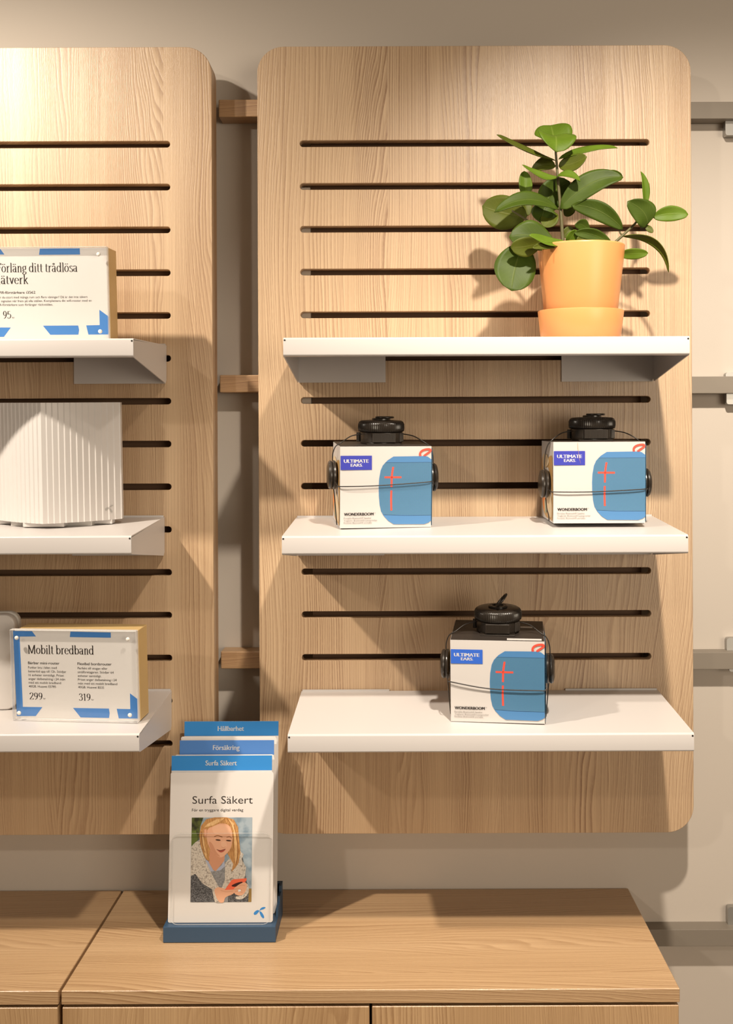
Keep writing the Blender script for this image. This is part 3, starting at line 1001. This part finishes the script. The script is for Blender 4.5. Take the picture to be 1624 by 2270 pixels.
    bm = bmesh.new()
    bx(bm, h + 0.0015, h + 0.0017, -d + 0.0015, d - 0.002, 0.002, BH - 0.003)
    obj('side_band', bm, M_cartonblue, root)
    if lid_label:
        bm = bmesh.new()
        bx(bm, h - 0.0530, h - 0.0040, -d + 0.0020, -d + 0.0110, BH + 0.0008, BH + 0.0010)
        obj('white_sticker', bm, M_carton, root)
        bm = bmesh.new()
        bx(bm, h - 0.034, h - 0.016, -d + 0.076, -d + 0.084, BH + 0.0008, BH + 0.0010)
        obj('silver_sticker', bm, M_routergrey, root)
    return root

def security_wrap(loc, rz, rx, label, ring_up=False, cable=(0.052, 0.052, 0.050), disc=(0.060, 0.060), yaw=0.0):
    """lock on the lid, two discs on the sides and the cables round the box; same frame as its box"""
    root = empty('security_wrap', loc, rz, rx)
    tag(root, label, 'security tag', 'black cable security wraps')
    h, d = BW / 2, BD / 2
    lx, ly = 0.0, -0.004
    lz = BH + 0.0012
    bm = bmesh.new()
    lathe(bm, [(0.0300, 0), (0.0312, 0.0012), (0.0318, 0.0040), (0.0322, 0.0170), (0.0300, 0.0180)], 64, (lx, ly, lz))
    obj('lock_housing', bm, M_blk, root, auto=35)
    bm = bmesh.new()
    lathe(bm, [(0.0325, 0.0178), (0.0345, 0.0190, 1), (0.0350, 0.0230, 1), (0.0348, 0.0290, 1), (0.0330, 0.0325, 1), (0.0300, 0.0344), (0.0200, 0.0352), (0.0100, 0.0353)], 288, (lx, ly, lz), (72, 0.0009))
    obj('ribbed_cap', bm, M_blk, root, auto=50)
    bm = bmesh.new()
    lathe(bm, [(0.0130, 0.0350), (0.0140, 0.0356), (0.0140, 0.0372), (0.0128, 0.0380), (0.0085, 0.0378), (0.0080, 0.0362)], 40, (lx, ly, lz))
    obj('knob', bm, M_blk, root, auto=35)
    for a0, wd in ((-90 + yaw, 0.0165), (-28 + yaw, 0.006), (150 + yaw, 0.0165)):
        bm = bmesh.new()
        cnt = max(2, int(wd * 2 / 0.0022))
        for i in range(cnt):
            u = -wd + 2 * wd * (i + 0.5) / cnt
            bx(bm, u - 0.0007, u + 0.0007, -0.0337, -0.029, 0.0035, 0.0160, 0.0003, 1)
        bx(bm, -wd - 0.001, wd + 0.001, -0.0331, -0.028, 0.0028, 0.0166, 0.0006, 1)
        bmesh.ops.rotate(bm, verts=bm.verts, cent=(0, 0, 0), matrix=Matrix.Rotation(math.radians(a0 + 90), 3, 'Z'))
        bmesh.ops.translate(bm, verts=bm.verts, vec=(lx, ly, lz))
        obj('grip', bm, M_blk, root)
    bm = bmesh.new()
    bx(bm, lx - 0.025, lx + 0.025, ly - 0.0335, ly + 0.0335, lz - 0.0003, lz + 0.0014, 0.0004, 1)
    obj('foot_plate', bm, M_blk, root)
    if ring_up:
        bm = bmesh.new()
        pts = [Vector((0, 0.012 * math.cos(t), 0.013 + 0.013 * math.sin(t))) for t in [2*PI*i/28 for i in range(28)]]
        M3 = Matrix.Rotation(math.radians(40), 3, 'Y')
        pts = [M3 @ q + Vector((lx - 0.004, ly - 0.003, lz + 0.0345)) for q in pts]
        tube(bm, pts, 0.0016, 8, True)
        obj('pull_ring', bm, M_blk, root, smooth=True)
    else:
        bm = bmesh.new()
        pts = [Vector((0.013 * math.cos(t), 0.010 * math.sin(t), 0.0)) + Vector((lx + 0.005, ly - 0.002, lz + 0.0392)) for t in [2*PI*i/28 for i in range(28)]]
        tube(bm, pts, 0.0014, 8, True)
        obj('pull_ring', bm, M_blk, root, smooth=True)
    dz = disc
    for s, zz in ((-1, dz[0]), (1, dz[1])):
        bm = bmesh.new()
        lathe(bm, [(0.0195, 0.0), (0.0212, 0.0012), (0.0215, 0.0035), (0.0200, 0.0052), (0.0190, 0.0058), (0.0206, 0.0064), (0.0212, 0.0085), (0.0195, 0.0110), (0.0130, 0.0128), (0.0040, 0.0133)], 56)
        bmesh.ops.rotate(bm, verts=bm.verts, cent=(0, 0, 0), matrix=Matrix.Rotation(s * PI / 2, 3, 'Y'))
        bmesh.ops.translate(bm, verts=bm.verts, vec=(s * (h + (0.0036 if s < 0 else 0.0020)), -d + 0.032, zz))
        obj('side_disc', bm, M_blk, root, auto=35)
    r = 0.00085
    yd = -d + 0.032
    def cab(pts):
        bm = bmesh.new()
        tube(bm, spline(pts, 8), r, 7)
        obj('cable', bm, M_cable, root, smooth=True)
    for s, zz in ((-1, dz[0]), (1, dz[1])):
        z1 = lz + 0.0035
        z2 = zz + 0.021
        cab([(s*0.0312, ly-0.006, lz+0.0145), (s*0.047, ly-0.012, lz+0.0115), (s*(h-0.006), yd+0.002, z1), (s*(h+0.0035), yd, z1 - 0.22*(z1-z2)), (s*(h+0.0078), yd, z1 - 0.60*(z1-z2)), (s*(h+0.0085), yd, z2)])
        cab([(s*(h+0.0068), yd, zz-0.018), (s*(h+0.0052), yd-0.002, zz-0.036), (s*(h+0.0030), yd-0.004, 0.010), (s*(h+0.0022), yd-0.004, 0.0014)])
    a, m_, b = cable
    cab([(-(h+0.0060), yd-0.012, dz[0]-0.006), (-(h+0.0038), -d+0.002, a+0.001), (-h+0.004, -d-0.0035, a), (-0.01, -d-0.0040, m_), (h-0.012, -d-0.0040, b), (h+0.0016, -d-0.0012, b+0.001), (h+0.0050, -d+0.008, dz[1]-0.008), (h+0.0058, yd-0.012, dz[1]-0.006)])
    return root

def place_box(px, s, yfront, rz, rx, label, wlabel, logo, dz=0.0, **kw):
    """px: photo column of the middle of the front face"""
    X = P(px, 0, yfront).x
    # middle of the bottom lies half a depth behind the front
    c = Vector((X, yfront, 0)) + Matrix.Rotation(rz, 3, 'Z') @ Vector((0, BD / 2, 0))
    z = on_shelf(s, c.y)
    loc = (c.x, c.y, z + 0.0013 + dz)
    boxkw = {k: kw[k] for k in ('lid_label', 'crack') if k in kw}
    wkw = {k: v for k, v in kw.items() if k not in boxkw}
    speaker_box(loc, rz, rx, label, logo, **boxkw)
    security_wrap(loc, rz, rx, wlabel, **wkw)
place_box(854, S2, -0.128, math.radians(8.5), TILT, 'white and blue speaker box on the middle shelf, nearer the brochures', 'black cable wrap locked round the speaker box nearer the brochures', M_logo, cable=(0.061, 0.062, 0.066), disc=(0.075, 0.070))
place_box(1327, S2, -0.128, math.radians(0.0), math.radians(1.2), 'white and blue speaker box at the right end of the middle shelf, its front creased', 'black cable wrap round the speaker box at the right end of the middle shelf', M_logo, dz=0.0028, crack=True, cable=(0.046, 0.046, 0.049), disc=(0.056, 0.057))
place_box(1100, S3, -0.157, math.radians(-6.8), TILT, 'white and blue speaker box alone on the lowest shelf', 'black cable wrap with its pull ring raised on the lowest speaker box', M_logo2, lid_label=True, ring_up=True, cable=(0.058, 0.050, 0.049), disc=(0.075, 0.071))

# ------------------------------------------------------------------ sign blocks
SW, SHT = 0.1858, 0.1325
def sign_block(xr, s, yf, rz, label):
    """xr: place of the lower right front corner"""
    root = empty('sign_block', (0, 0, 0), rz, TILT)
    c = Vector((xr, yf, 0)) + Matrix.Rotation(rz, 3, 'Z') @ Vector((-SW / 2, 0, 0))
    root.location = (c.x, c.y, on_shelf(s, c.y) + 0.0012)
    tag(root, label, 'sign', 'acrylic price signs on brass blocks')
    h = SW / 2
    box('block', -h + 0.008, h, 0.0105, 0.046, 0.0, SHT - 0.001, M_gold, root, 0.0006, 1)
    box('paper_card', -h + 0.003, h - 0.0015, 0.0098, 0.0102, 0.0006, SHT - 0.0006, M_card, root)
    polish_edges(box('acrylic_plate', -h, h, 0.0, 0.0095, 0.0, SHT, M_acryl, root, 0.0006, 1))
    for sx, sz in ((-1, 0), (-1, 1), (1, 0), (1, 1)):
        bm = bmesh.new()
        lathe(bm, [(0.0030, 0), (0.0030, 0.0012), (0.0022, 0.0022), (0.0008, 0.0026)], 16)
        bmesh.ops.rotate(bm, verts=bm.verts, cent=(0, 0, 0), matrix=Matrix.Rotation(PI/2, 3, 'X'))
        bmesh.ops.translate(bm, verts=bm.verts, vec=((h - 0.0115) if sx > 0 else (-h + 0.0105), 0.0, 0.0115 if sz == 0 else SHT - 0.0115))
        obj('stud', bm, M_pin, root, smooth=True)
    return root

def sign_blue(p, m):
    pts = [[(62,545),(210,548),(240,588),(112,588),(120,1120),(272,1122),(218,1190),(70,1190)],
           [(508,553),(818,562),(818,601),(502,594)],
           [(510,1128),(788,1133),(793,1168),(787,1204),(567,1200)],
           [(953,1018),(1012,1063),(1012,1208),(862,1207),(848,1135),(953,1137)]]
    for q in pts:
        p.poly('blue_print', q, m, 0)

# second sign: close-up coordinates are of the crop at 3.383 times
sg2 = sign_block(P(303.5, 0, -0.160).x, S6, -0.160, math.radians(-5.0), 'acrylic sign on a brass block advertising mobile broadband')
def f2(x, y):
    # straighten the slope of the lettering in the close-up
    y = y - (x - 60) * 0.0185
    return (-SW/2 + (x - 60) / 968 * SW, (1207 - y) / 683 * SHT)
p = Print(sg2, f2, 0.0097)
p.slope = 0.0185
sign_blue(p, M_blue)
sl = lambda y, x: y
p.serif('heading_text', 'Mobilt bredband', 172, 682, 718, 672, M_ink)
for body, x0, x1, y in (('Bärbar mini-router', 171, 416, 796), ('Flexibel bordsrouter', 555, 818, 804)):
    p.text('body_text', body, x0, x1, y, y - 21, M_ink, 1, 0.006)
L1 = [('Funkar bra i bilen med', 393), ('batteritid upp till 12h. Stödjer', 466), ('16 enheter samtidigt. Priset', 447), ('anger delbetalning i 24 mån', 456), ('med ett mobilt bredband', 423), ('40GB. Huawei E5785', 383)]
L2 = [('Perfekt till stugan eller', 785), ('småföretagaren. Stödjer 64', 832), ('enheter samtidigt.', 737), ('Priset anger delbetalning i 24', 853), ('mån med ett mobilt bredband', 857), ('40GB. Huawei B535', 755)]
for i, (b, x1) in enumerate(L1):
    p.text('body_text', b, 171, x1, 829 + i * 28.6, 829 + i * 28.6 - 18, M_ink, 1)
for i, (b, x1) in enumerate(L2):
    p.text('body_text', b, 555, x1, 836 + i * 28.6, 836 + i * 28.6 - 18, M_ink, 1)
p.serif('price_text', '299', 173, 275, 1064, 1027, M_ink)
p.serif('price_text', '319', 557, 648, 1072, 1035, M_ink)
p.text('price_text', 'kr', 283, 300, 1063, 1049, M_ink, 1)
p.text('price_text', 'kr', 656, 674, 1072, 1058, M_ink, 1)
p.done()

# first sign: its left edge lies outside the picture
sg1 = sign_block(P(241.5, 0, -0.150).x, S4, -0.150, math.radians(-1.0), 'acrylic sign on a brass block advertising a longer wireless network')
def f1(x, y):
    # close-up at 3.11 times, right edge at 752, from 78 down to about 722
    return (SW/2 - (752 - x) / (3.11 * 287) * SW, (722 - y) / 644 * SHT)
p = Print(sg1, f1, 0.0097)
g = lambda x, y: (752 - (1028 - x) * 0.9193, 78 + (y - 540) * 0.953)
for q in [[(62,545),(210,548),(240,588),(112,588),(120,1120),(272,1122),(218,1190),(70,1190)]]:
    p.poly('blue_print', [g(*t) for t in q], M_blue, 0)
p.poly('blue_print', [(275,85),(552,85),(553,128),(268,128)], M_blue, 0)
p.poly('blue_print', [(282,621),(528,621),(534,652),(528,685),(332,685)], M_blue, 0)
p.poly('blue_print', [(678,512),(742,560),(742,685),(598,685),(584,621),(678,619)], M_blue, 0)
p.serif('heading_text', 'Förläng ditt trådlösa', -36, 531, 248, 204, M_ink)
p.serif('heading_text', 'nätverk', -42, 186, 330, 286, M_ink)
p.text('body_text', 'Wifi-förstärkare i3562', -36, 236, 397, 378, M_ink, 1, 0.006)
p.text('body_text', 'Bor du stort med många rum och flera våningar? Då är det inte säkert', -36, 598, 429, 413, M_ink)
p.text('body_text', 'att signalen når fram på alla ställen. Komplettera din wifi-router med en', -36, 626, 455, 439, M_ink)
p.text('body_text', 'wifi-förstärkare som förlänger räckvidden.', -36, 356, 481, 465, M_ink)
p.serif('price_text', '95', 4, 61, 570, 533, M_ink)
p.text('price_text', 'kr', 69, 85, 569, 556, M_ink)
p.done()

def emblem(p, part, cx, cy, s, m, lay=1):
    """three-petal sign"""
    p.poly(part, [(cx, cy), (cx-18*s, cy-6*s), (cx-40*s, cy+6*s), (cx-54*s, cy+24*s), (cx-46*s, cy+38*s), (cx-26*s, cy+32*s), (cx-8*s, cy+14*s)], m, lay, 4)
    p.poly(part, [(cx+2*s, cy), (cx+10*s, cy-18*s), (cx+30*s, cy-32*s), (cx+56*s, cy-34*s), (cx+58*s, cy-26*s), (cx+40*s, cy-14*s), (cx+18*s, cy-8*s)], m, lay, 4)
    p.poly(part, [(cx+3*s, cy+5*s), (cx+22*s, cy+14*s), (cx+40*s, cy+38*s), (cx+48*s, cy+62*s), (cx+36*s, cy+70*s), (cx+18*s, cy+52*s), (cx+6*s, cy+26*s)], m, lay, 4)

# ------------------------------------------------------------------ ribbed router with a prow-shaped front
rt_y = -0.135
rp = P(95, 1166, rt_y)
router = empty('ribbed_router', (rp.x, rt_y, on_shelf(S5, rt_y) + 0.0005), 0, TILT * 0.8)
tag(router, 'white router with a vertically ribbed folded front on the middle shelf', 'router')
RH = 0.1830
def router_outline():
    f = []
    half = 0.098
    pitch = 0.0089
    n = 13
    for s in (-1, 1):
        seg = []
        for i in range(n):
            for q in range(4):
                t = (i + q / 4) / n
                dep = (0.0, 0.0004, 0.0008, 0.0012)[q]
                u = t
                # wings sweep back, steeper towards their ends
                x = half * u
                y = 0.032 * u + 0.028 * u * u
                seg.append((s * x, y + dep * 0.9))
        seg.append((s * half, 0.060))
        f.append(seg)
    L = f[0][::-1]; Rr = f[1][1:]
    return L + Rr + [(half - 0.002, 0.076), (0.080, 0.080), (-0.080, 0.080), (-half + 0.002, 0.076)]
bm = bmesh.new()
ol = router_outline()
prism(bm, ol, 'Z', 0.0075, RH)
obj('ribbed_shell', bm, M_router, router, auto=12)
box('foot', -0.060, 0.060, 0.034, 0.070, 0.0, 0.0076, M_routergrey, router, 0.0008, 1)
for a, b in ((-0.088, -0.062), (-0.035, 0.025), (0.048, 0.086)):
    o_ = box('foot_pad', a, b, 0.012 + 0.55 * abs((a + b) / 2), 0.066, 0.0012, 0.0076, M_router, router, 0.0006, 1)
p = Print(router, lambda x, y: ((x - 295) / 3.11 / 1830.0, 0.0075 + (1990 - y) / 3.11 / 1500), -0.0002)
for nme in ('emblem',):
    emblem(p, nme, 765, 1905, 0.50, M_emblem, 0)
p.done()
em = [o for o in router.children if o.name.startswith('emblem')][0]
# lay the emblem on the receding wing
for v in em.data.vertices:
    u = v.co.x / 0.098
    v.co.y = 0.032 * u + 0.028 * u * u - 0.0008

# ------------------------------------------------------------------ white mini router at the frame's edge, behind the sign
mp = P(35, 1573, -0.095)
mini = empty('mini_router', (mp.x, -0.095, on_shelf(S6, -0.095) + 0.0005), math.radians(4), TILT)
tag(mini, 'white rounded slab router standing behind the mobile broadband sign', 'router')
link('shell', curve_shape('shell', [rrect(-0.145, 0.0, 0.0, 0.143, 0.016, 10)], 0.0, 0.016, 0.002), M_router, mini, True)
link('back_shell', curve_shape('back_shell', [rrect(-0.1435, 0.0015, 0.0008, 0.1440, 0.016, 10)], 0.0165, 0.028, 0.002), M_routergrey, mini, True)

# ------------------------------------------------------------------ brochure holder
hy = -0.097
hz = CAB_Z + 0.0006
hp = P(481.5, 2089, hy)
HWD = 0.1675
holder = empty('brochure_holder', (hp.x, hy, hz))
tag(holder, 'navy blue brochure holder with clear pockets on the cabinet', 'holder')
h = HWD / 2
box('base', -h, h, 0, 0.092, 0, 0.0235, M_navy, holder, 0.0008, 2)
# stepped upright behind the pockets
bm = bmesh.new()
prism(bm, [(0.030, 0.022), (0.092, 0.022), (0.092, 0.052), (0.074, 0.052), (0.072, 0.044), (0.056, 0.044), (0.054, 0.036), (0.034, 0.036)], 'X', h - 0.0035, h)
obj('stepped_side', bm, M_navy, holder)
bm = bmesh.new()
prism(bm, [(0.030, 0.022), (0.092, 0.022), (0.092, 0.052), (0.074, 0.052), (0.072, 0.044), (0.056, 0.044), (0.054, 0.036), (0.034, 0.036)], 'X', -h, -h + 0.0035)
obj('stepped_side', bm, M_navy, holder)
box('back_strip', -h + 0.0035, h - 0.0035, 0.084, 0.092, 0.022, 0.052, M_navy, holder)
LEAN = math.radians(6.0)
def pocket(y, hgt, xoff=0.0):
    me = curve_shape('acrylic_pocket', [rrect(-0.0755, 0.0755, 0, hgt, 0.012, 8)], -0.0010, 0.0010, 0.0004)
    o = polish_edges(link('acrylic_pocket', me, M_acryl, holder, loc=(xoff, y, 0.0236), rot=(-LEAN, 0, 0)))
    for s in (-1, 1):
        bm = bmesh.new()
        bx(bm, s*0.0755 - (0.002 if s > 0 else 0), s*0.0755 + (0.002 if s < 0 else 0), 0.001, 0.0125, 0.0, hgt - 0.012)
        obj('pocket_side', bm, M_acryl, o)
pocket(0.0070, 0.132)
def in_holder(x, y, z=0.0):
    return Vector((hp.x + x, hy + y, hz + 0.0240 + z))
BRW, BRH = 0.1565, 0.2190
def card(name, x, y, z, wd, hgt, m, label, cat, group, thick=0.0006, lean=LEAN, roll=0.0):
    root = empty(name, in_holder(x, y, z))
    root.rotation_euler = (-lean, roll, 0)
    tag(root, label, cat, group)
    return root
TABS = [('Hållbarhet', 0.0500, 0.0062, 0.1470, 0.2850, M_tab, 'sky blue topped divider card, tallest and rearmost of the three'),
        ('Försäkring', 0.0345, 0.0020, 0.1460, 0.2605, M_tab2, 'cornflower blue topped divider card, middle one of the three'),
        ('Surfa Säkert', 0.0190, -0.0028, 0.1535, 0.2420, M_tab, 'sky blue topped divider card right behind the front brochure')]
for word, y, xo, wd, hgt, m, lab in TABS:
    r = card('divider_card', xo, y, 0, wd, hgt, m, lab, 'card', 'blue topped divider cards')
    box('sheet', -wd/2, wd/2, 0.0, 0.0009, 0, hgt, M_card, r)
    p = Print(r, lambda a, b: (a, b), -0.00015)
    p.rect('blue_band', -wd/2, hgt - 0.0222, wd/2, hgt, m, 0)
    tw = {'Hållbarhet': 0.0410, 'Försäkring': 0.0412, 'Surfa Säkert': 0.0480}[word]
    p.text('tab_text', word, -tw/2 - 0.001, tw/2 - 0.001, hgt - 0.0146, hgt - 0.0146 + 0.0078, M_prwhite, 1, 0.008)
    p.done()
for xo, y, wd, hgt, lab in ((0.0030, 0.0425, 0.1480, 0.2640, 'white brochure edge showing behind the cornflower blue divider'),
                            (-0.0005, 0.0270, 0.1520, 0.2410, 'white brochure edge showing between the front and middle dividers')):
    r = card('brochure', xo, y, 0, wd, hgt, M_card, lab, 'brochure', 'brochures in the holder')
    bm = bmesh.new()
    for k in range(3):
        prism(bm, rrect(-wd/2 + 0.0006*k, wd/2 + 0.0006*k, 0, hgt - 0.0008*k, 0.003, 4), 'Y', -0.0010*k, -0.0010*k + 0.0008)
    obj('pages', bm, M_card, r)

front = card('brochure', -0.0010, 0.0125, 0, BRW, BRH, M_card, 'front brochure with a photo of a blond woman looking at her phone', 'brochure', 'brochures in the holder')
bm = bmesh.new()
for k in range(3):
    prism(bm, rrect(-BRW/2 + 0.0003*k, BRW/2 + 0.0003*k, 0, BRH - 0.0006*k, 0.0025, 4), 'Y', 0.0012*k, 0.0012*k + 0.0010)
obj('pages', bm, M_card, front)
def fb(x, y):
    return (-BRW/2 + (x - 141) / 1014 * BRW, (1957 - y) / 1417 * BRH)
p = Print(front, fb, -0.0002)
p.text('title_text', 'Surfa Säkert', 360, 952, 838, 762, M_ink, 1, -0.004)
p.text('title_text', 'För en tryggare digital vardag', 357, 860, 911, 883, M_ink, 1)
emblem(p, 'emblem', 1028, 1848, 1.0, M_tab, 1)
# the photograph on the cover
def pm(name, r, g_, b_):
    return mat('cover_' + name, rgb(r, g_, b_), 0.42)
def fleece():
    m = mat('cover_fleece', rgb(205, 195, 182), 0.5)
    k = NT(m)
    tc = m.node_tree.nodes.new('ShaderNodeTexCoord')
    v = m.node_tree.nodes.new('ShaderNodeTexVoronoi'); v.inputs['Scale'].default_value = 420
    m.node_tree.links.new(tc.outputs['Object'], v.inputs['Vector'])
    col = k.ramp(v.outputs['Distance'], [(0.0, rgb(220, 212, 200)), (0.6, rgb(196, 186, 174)), (0.9, rgb(140, 130, 122))])
    k.put(m.node_tree.nodes['Principled BSDF'].inputs['Base Color'], col)
    return m
def tweed(name, a, b_, sc):
    m = mat(name, a, 0.5)
    k = NT(m)
    tc = m.node_tree.nodes.new('ShaderNodeTexCoord')
    n = k.noise(tc.outputs['Object'], sc, 3.0)
    k.put(m.node_tree.nodes['Principled BSDF'].inputs['Base Color'], k.ramp(n, [(0.40, a), (0.58, b_)]))
    return m
K_bg = tweed('cover_sky_grey', rgb(120, 140, 155), rgb(158, 172, 182), 60)
K_dk = tweed('cover_dark_green', rgb(42, 44, 26), rgb(84, 92, 44), 110)
def hair(name, a, b_):
    m = mat('cover_' + name, a, 0.45)
    k = NT(m)
    tc = m.node_tree.nodes.new('ShaderNodeTexCoord')
    sp = m.node_tree.nodes.new('ShaderNodeSeparateXYZ')
    m.node_tree.links.new(tc.outputs['Object'], sp.inputs[0])
    n = k.noise(k.xyz(k.math('MULTIPLY', sp.outputs[0], 1300.0), 0.0, k.math('MULTIPLY', sp.outputs[2], 110.0)), 1.0, 3.0, 0.65)
    k.put(m.node_tree.nodes['Principled BSDF'].inputs['Base Color'], k.ramp(n, [(0.36, a), (0.62, b_)]))
    return m
K_hair, K_hair2, K_hair3 = hair('hair', rgb(150, 98, 52), rgb(214, 164, 104)), hair('hair_light', rgb(196, 146, 88), rgb(238, 202, 150)), pm('hair_dark', 140, 90, 48)
K_skin, K_skin2, K_skin3 = pm('skin', 226, 172, 140), pm('skin_light', 232, 182, 150), pm('skin_shade', 206, 148, 116)
K_fl, K_coat = fleece(), tweed('cover_coat', rgb(44, 44, 48), rgb(112, 112, 114), 700)
K_sw = tweed('cover_sweater', rgb(120, 120, 122), rgb(146, 146, 148), 500)
K_sh, K_lip, K_eye = pm('shirt', 170, 176, 196), pm('lips', 176, 84, 70), pm('eye', 70, 44, 34)
K_ph, K_ph2 = pm('phone', 236, 106, 74), pm('phone_dark', 60, 26, 26)
n_ = 'cover_photo'
p.rect(n_, 357, 970, 950, 1766, K_bg, 1)
p.poly(n_, [(357,970),(470,970),(440,1060),(430,1180),(357,1230)], K_dk, 2)
p.poly(n_, [(357,1100),(400,1090),(420,1180),(357,1240)], pm('leaves', 96, 112, 52), 3)
p.poly(n_, [(905,1640),(950,1640),(950,1766),(900,1766)], pm('autumn', 150, 120, 66), 2)
# coat and sleeves
p.poly(n_, [(357,1380),(420,1320),(600,1560),(640,1766),(357,1766)], K_coat, 3)
p.poly(n_, [(780,1350),(860,1340),(900,1560),(925,1650),(920,1766),(640,1766),(680,1560)], K_coat, 3)
p.poly(n_, [(500,1370),(580,1470),(690,1380),(720,1560),(720,1766),(620,1766),(560,1560)], K_sw, 4)
p.poly(n_, [(470,1330),(540,1400),(585,1475),(540,1480),(490,1400)], K_sh, 5)
p.poly(n_, [(680,1370),(655,1420),(590,1475),(640,1470),(690,1430)], K_sh, 5)
p.poly(n_, [(357,1245),(400,1200),(450,1178),(470,1300),(510,1400),(560,1500),(640,1640),(575,1650),(470,1590),(400,1500),(357,1520)], K_fl, 6)
p.poly(n_, [(690,1400),(760,1330),(835,1285),(870,1318),(850,1365),(895,1440),(885,1540),(800,1590),(690,1650),(655,1640),(690,1560)], K_fl, 6)
# head
p.poly(n_, [(500,985),(580,968),(700,968),(770,990),(812,1060),(825,1180),(838,1300),(822,1400),(790,1445),(755,1480),(770,1410),(740,1360),(650,1200),(560,1330),(545,1390),(500,1365),(470,1300),(445,1230),(432,1140),(448,1050)], K_hair, 7)
p.poly(n_, [(540,1270),(650,1330),(690,1300),(680,1380),(600,1475),(575,1465),(530,1390)], K_skin3, 8)
p.poly(n_, [(505,1110),(535,1060),(600,1030),(690,1030),(745,1070),(762,1130),(758,1190),(742,1260),(700,1315),(655,1345),(615,1335),(560,1290),(525,1230),(508,1170)], K_skin, 9, 4)
p.poly(n_, [(560,1060),(620,1040),(690,1045),(735,1080),(720,1120),(640,1130),(580,1120)], K_skin2, 10, 4)
p.poly(n_, [(650,1200),(690,1195),(705,1240),(680,1255),(655,1245)], K_skin2, 10, 4)
p.poly(n_, [(530,1200),(560,1215),(600,1290),(640,1338),(590,1318),(545,1265)], K_skin3, 10, 3)
p.poly(n_, [(480,1075),(500,1072),(512,1105),(505,1150),(488,1155),(470,1110)], K_skin3, 10, 4)
p.poly(n_, [(486,1085),(500,1090),(503,1130),(490,1135)], K_skin, 11, 4)
for x, y in ((618, 1182), (722, 1188)):
    p.ell(n_, x, y, 26, 7, K_eye, 11, 0.10)
p.ribbon(n_, [(580,1150),(615,1140),(660,1155)], 7, K_hair3, 11, 4)
p.ribbon(n_, [(700,1158),(730,1152),(752,1166)], 6, K_hair3, 11, 4)
p.poly(n_, [(608,1272),(640,1278),(690,1268),(672,1292),(640,1298)], K_lip, 11, 3)
p.ribbon(n_, [(606,1270),(645,1283),(692,1266)], 4, K_eye, 12, 4)
p.ribbon(n_, [(654,1245),(672,1254),(694,1244)], 4, K_skin3, 12, 4)
# parted hair
p.poly(n_, [(690,968),(760,985),(806,1050),(822,1170),(836,1300),(820,1400),(785,1440),(752,1480),(772,1400),(768,1300),(764,1190),(752,1100),(725,1035)], K_hair, 12)
p.poly(n_, [(720,985),(765,1020),(792,1100),(800,1220),(806,1340),(790,1420),(784,1300),(776,1160),(755,1070)], K_hair2, 13)
p.poly(n_, [(690,968),(560,972),(480,1020),(455,1075),(480,1080),(560,1055),(640,1020)], K_hair, 12)
p.poly(n_, [(680,975),(600,985),(510,1030),(480,1062),(560,1045),(640,1005)], K_hair2, 13)
p.poly(n_, [(460,1080),(478,1090),(478,1150),(505,1200),(520,1280),(540,1380),(505,1365),(475,1300),(448,1230),(440,1140)], K_hair, 12)
p.poly(n_, [(462,1120),(480,1180),(500,1280),(515,1360),(490,1320),(468,1240)], K_hair2, 13)
p.ribbon(n_, [(455,1100),(462,1200),(490,1300)], 6, K_hair3, 14, 4)
p.ribbon(n_, [(770,1040),(800,1150),(815,1300),(795,1420)], 6, K_hair3, 14, 4)
p.ribbon(n_, [(700,975),(745,1040),(765,1130),(770,1260)], 5, K_hair3, 14, 4)
# cuffs, hands, phone
p.poly(n_, [(570,1640),(600,1630),(615,1700),(650,1766),(600,1766),(580,1710)], K_fl, 8, 3)
p.poly(n_, [(880,1600),(915,1600),(925,1660),(900,1710),(850,1740),(800,1735),(805,1712),(860,1700),(890,1660)], K_fl, 9, 3)
p.poly(n_, [(590,1650),(630,1625),(690,1640),(760,1640),(785,1660),(770,1690),(700,1720),(680,1766),(640,1766),(605,1710)], K_skin, 10, 3)
p.ribbon(n_, [(650,1655),(700,1668),(770,1664)], 5, K_skin3, 11, 4)
p.poly(n_, [(690,1652),(755,1560),(775,1552),(903,1543),(900,1562),(880,1590),(770,1648)], K_ph, 11)
p.poly(n_, [(755,1612),(800,1588),(860,1575),(850,1600),(790,1622)], K_ph2, 12, 3)
p.poly(n_, [(780,1640),(830,1600),(880,1580),(905,1600),(895,1660),(860,1700),(810,1700),(775,1670)], K_skin, 13, 3)
for q in ([(780,1648),(820,1640),(860,1655)], [(788,1668),(826,1662),(862,1676)], [(830,1612),(860,1606),(888,1612)]):
    p.ribbon(n_, q, 5, K_skin3, 14, 4)
p.poly(n_, [(820,1650),(845,1645),(848,1665),(822,1670)], M_prwhite, 14)
p.done()
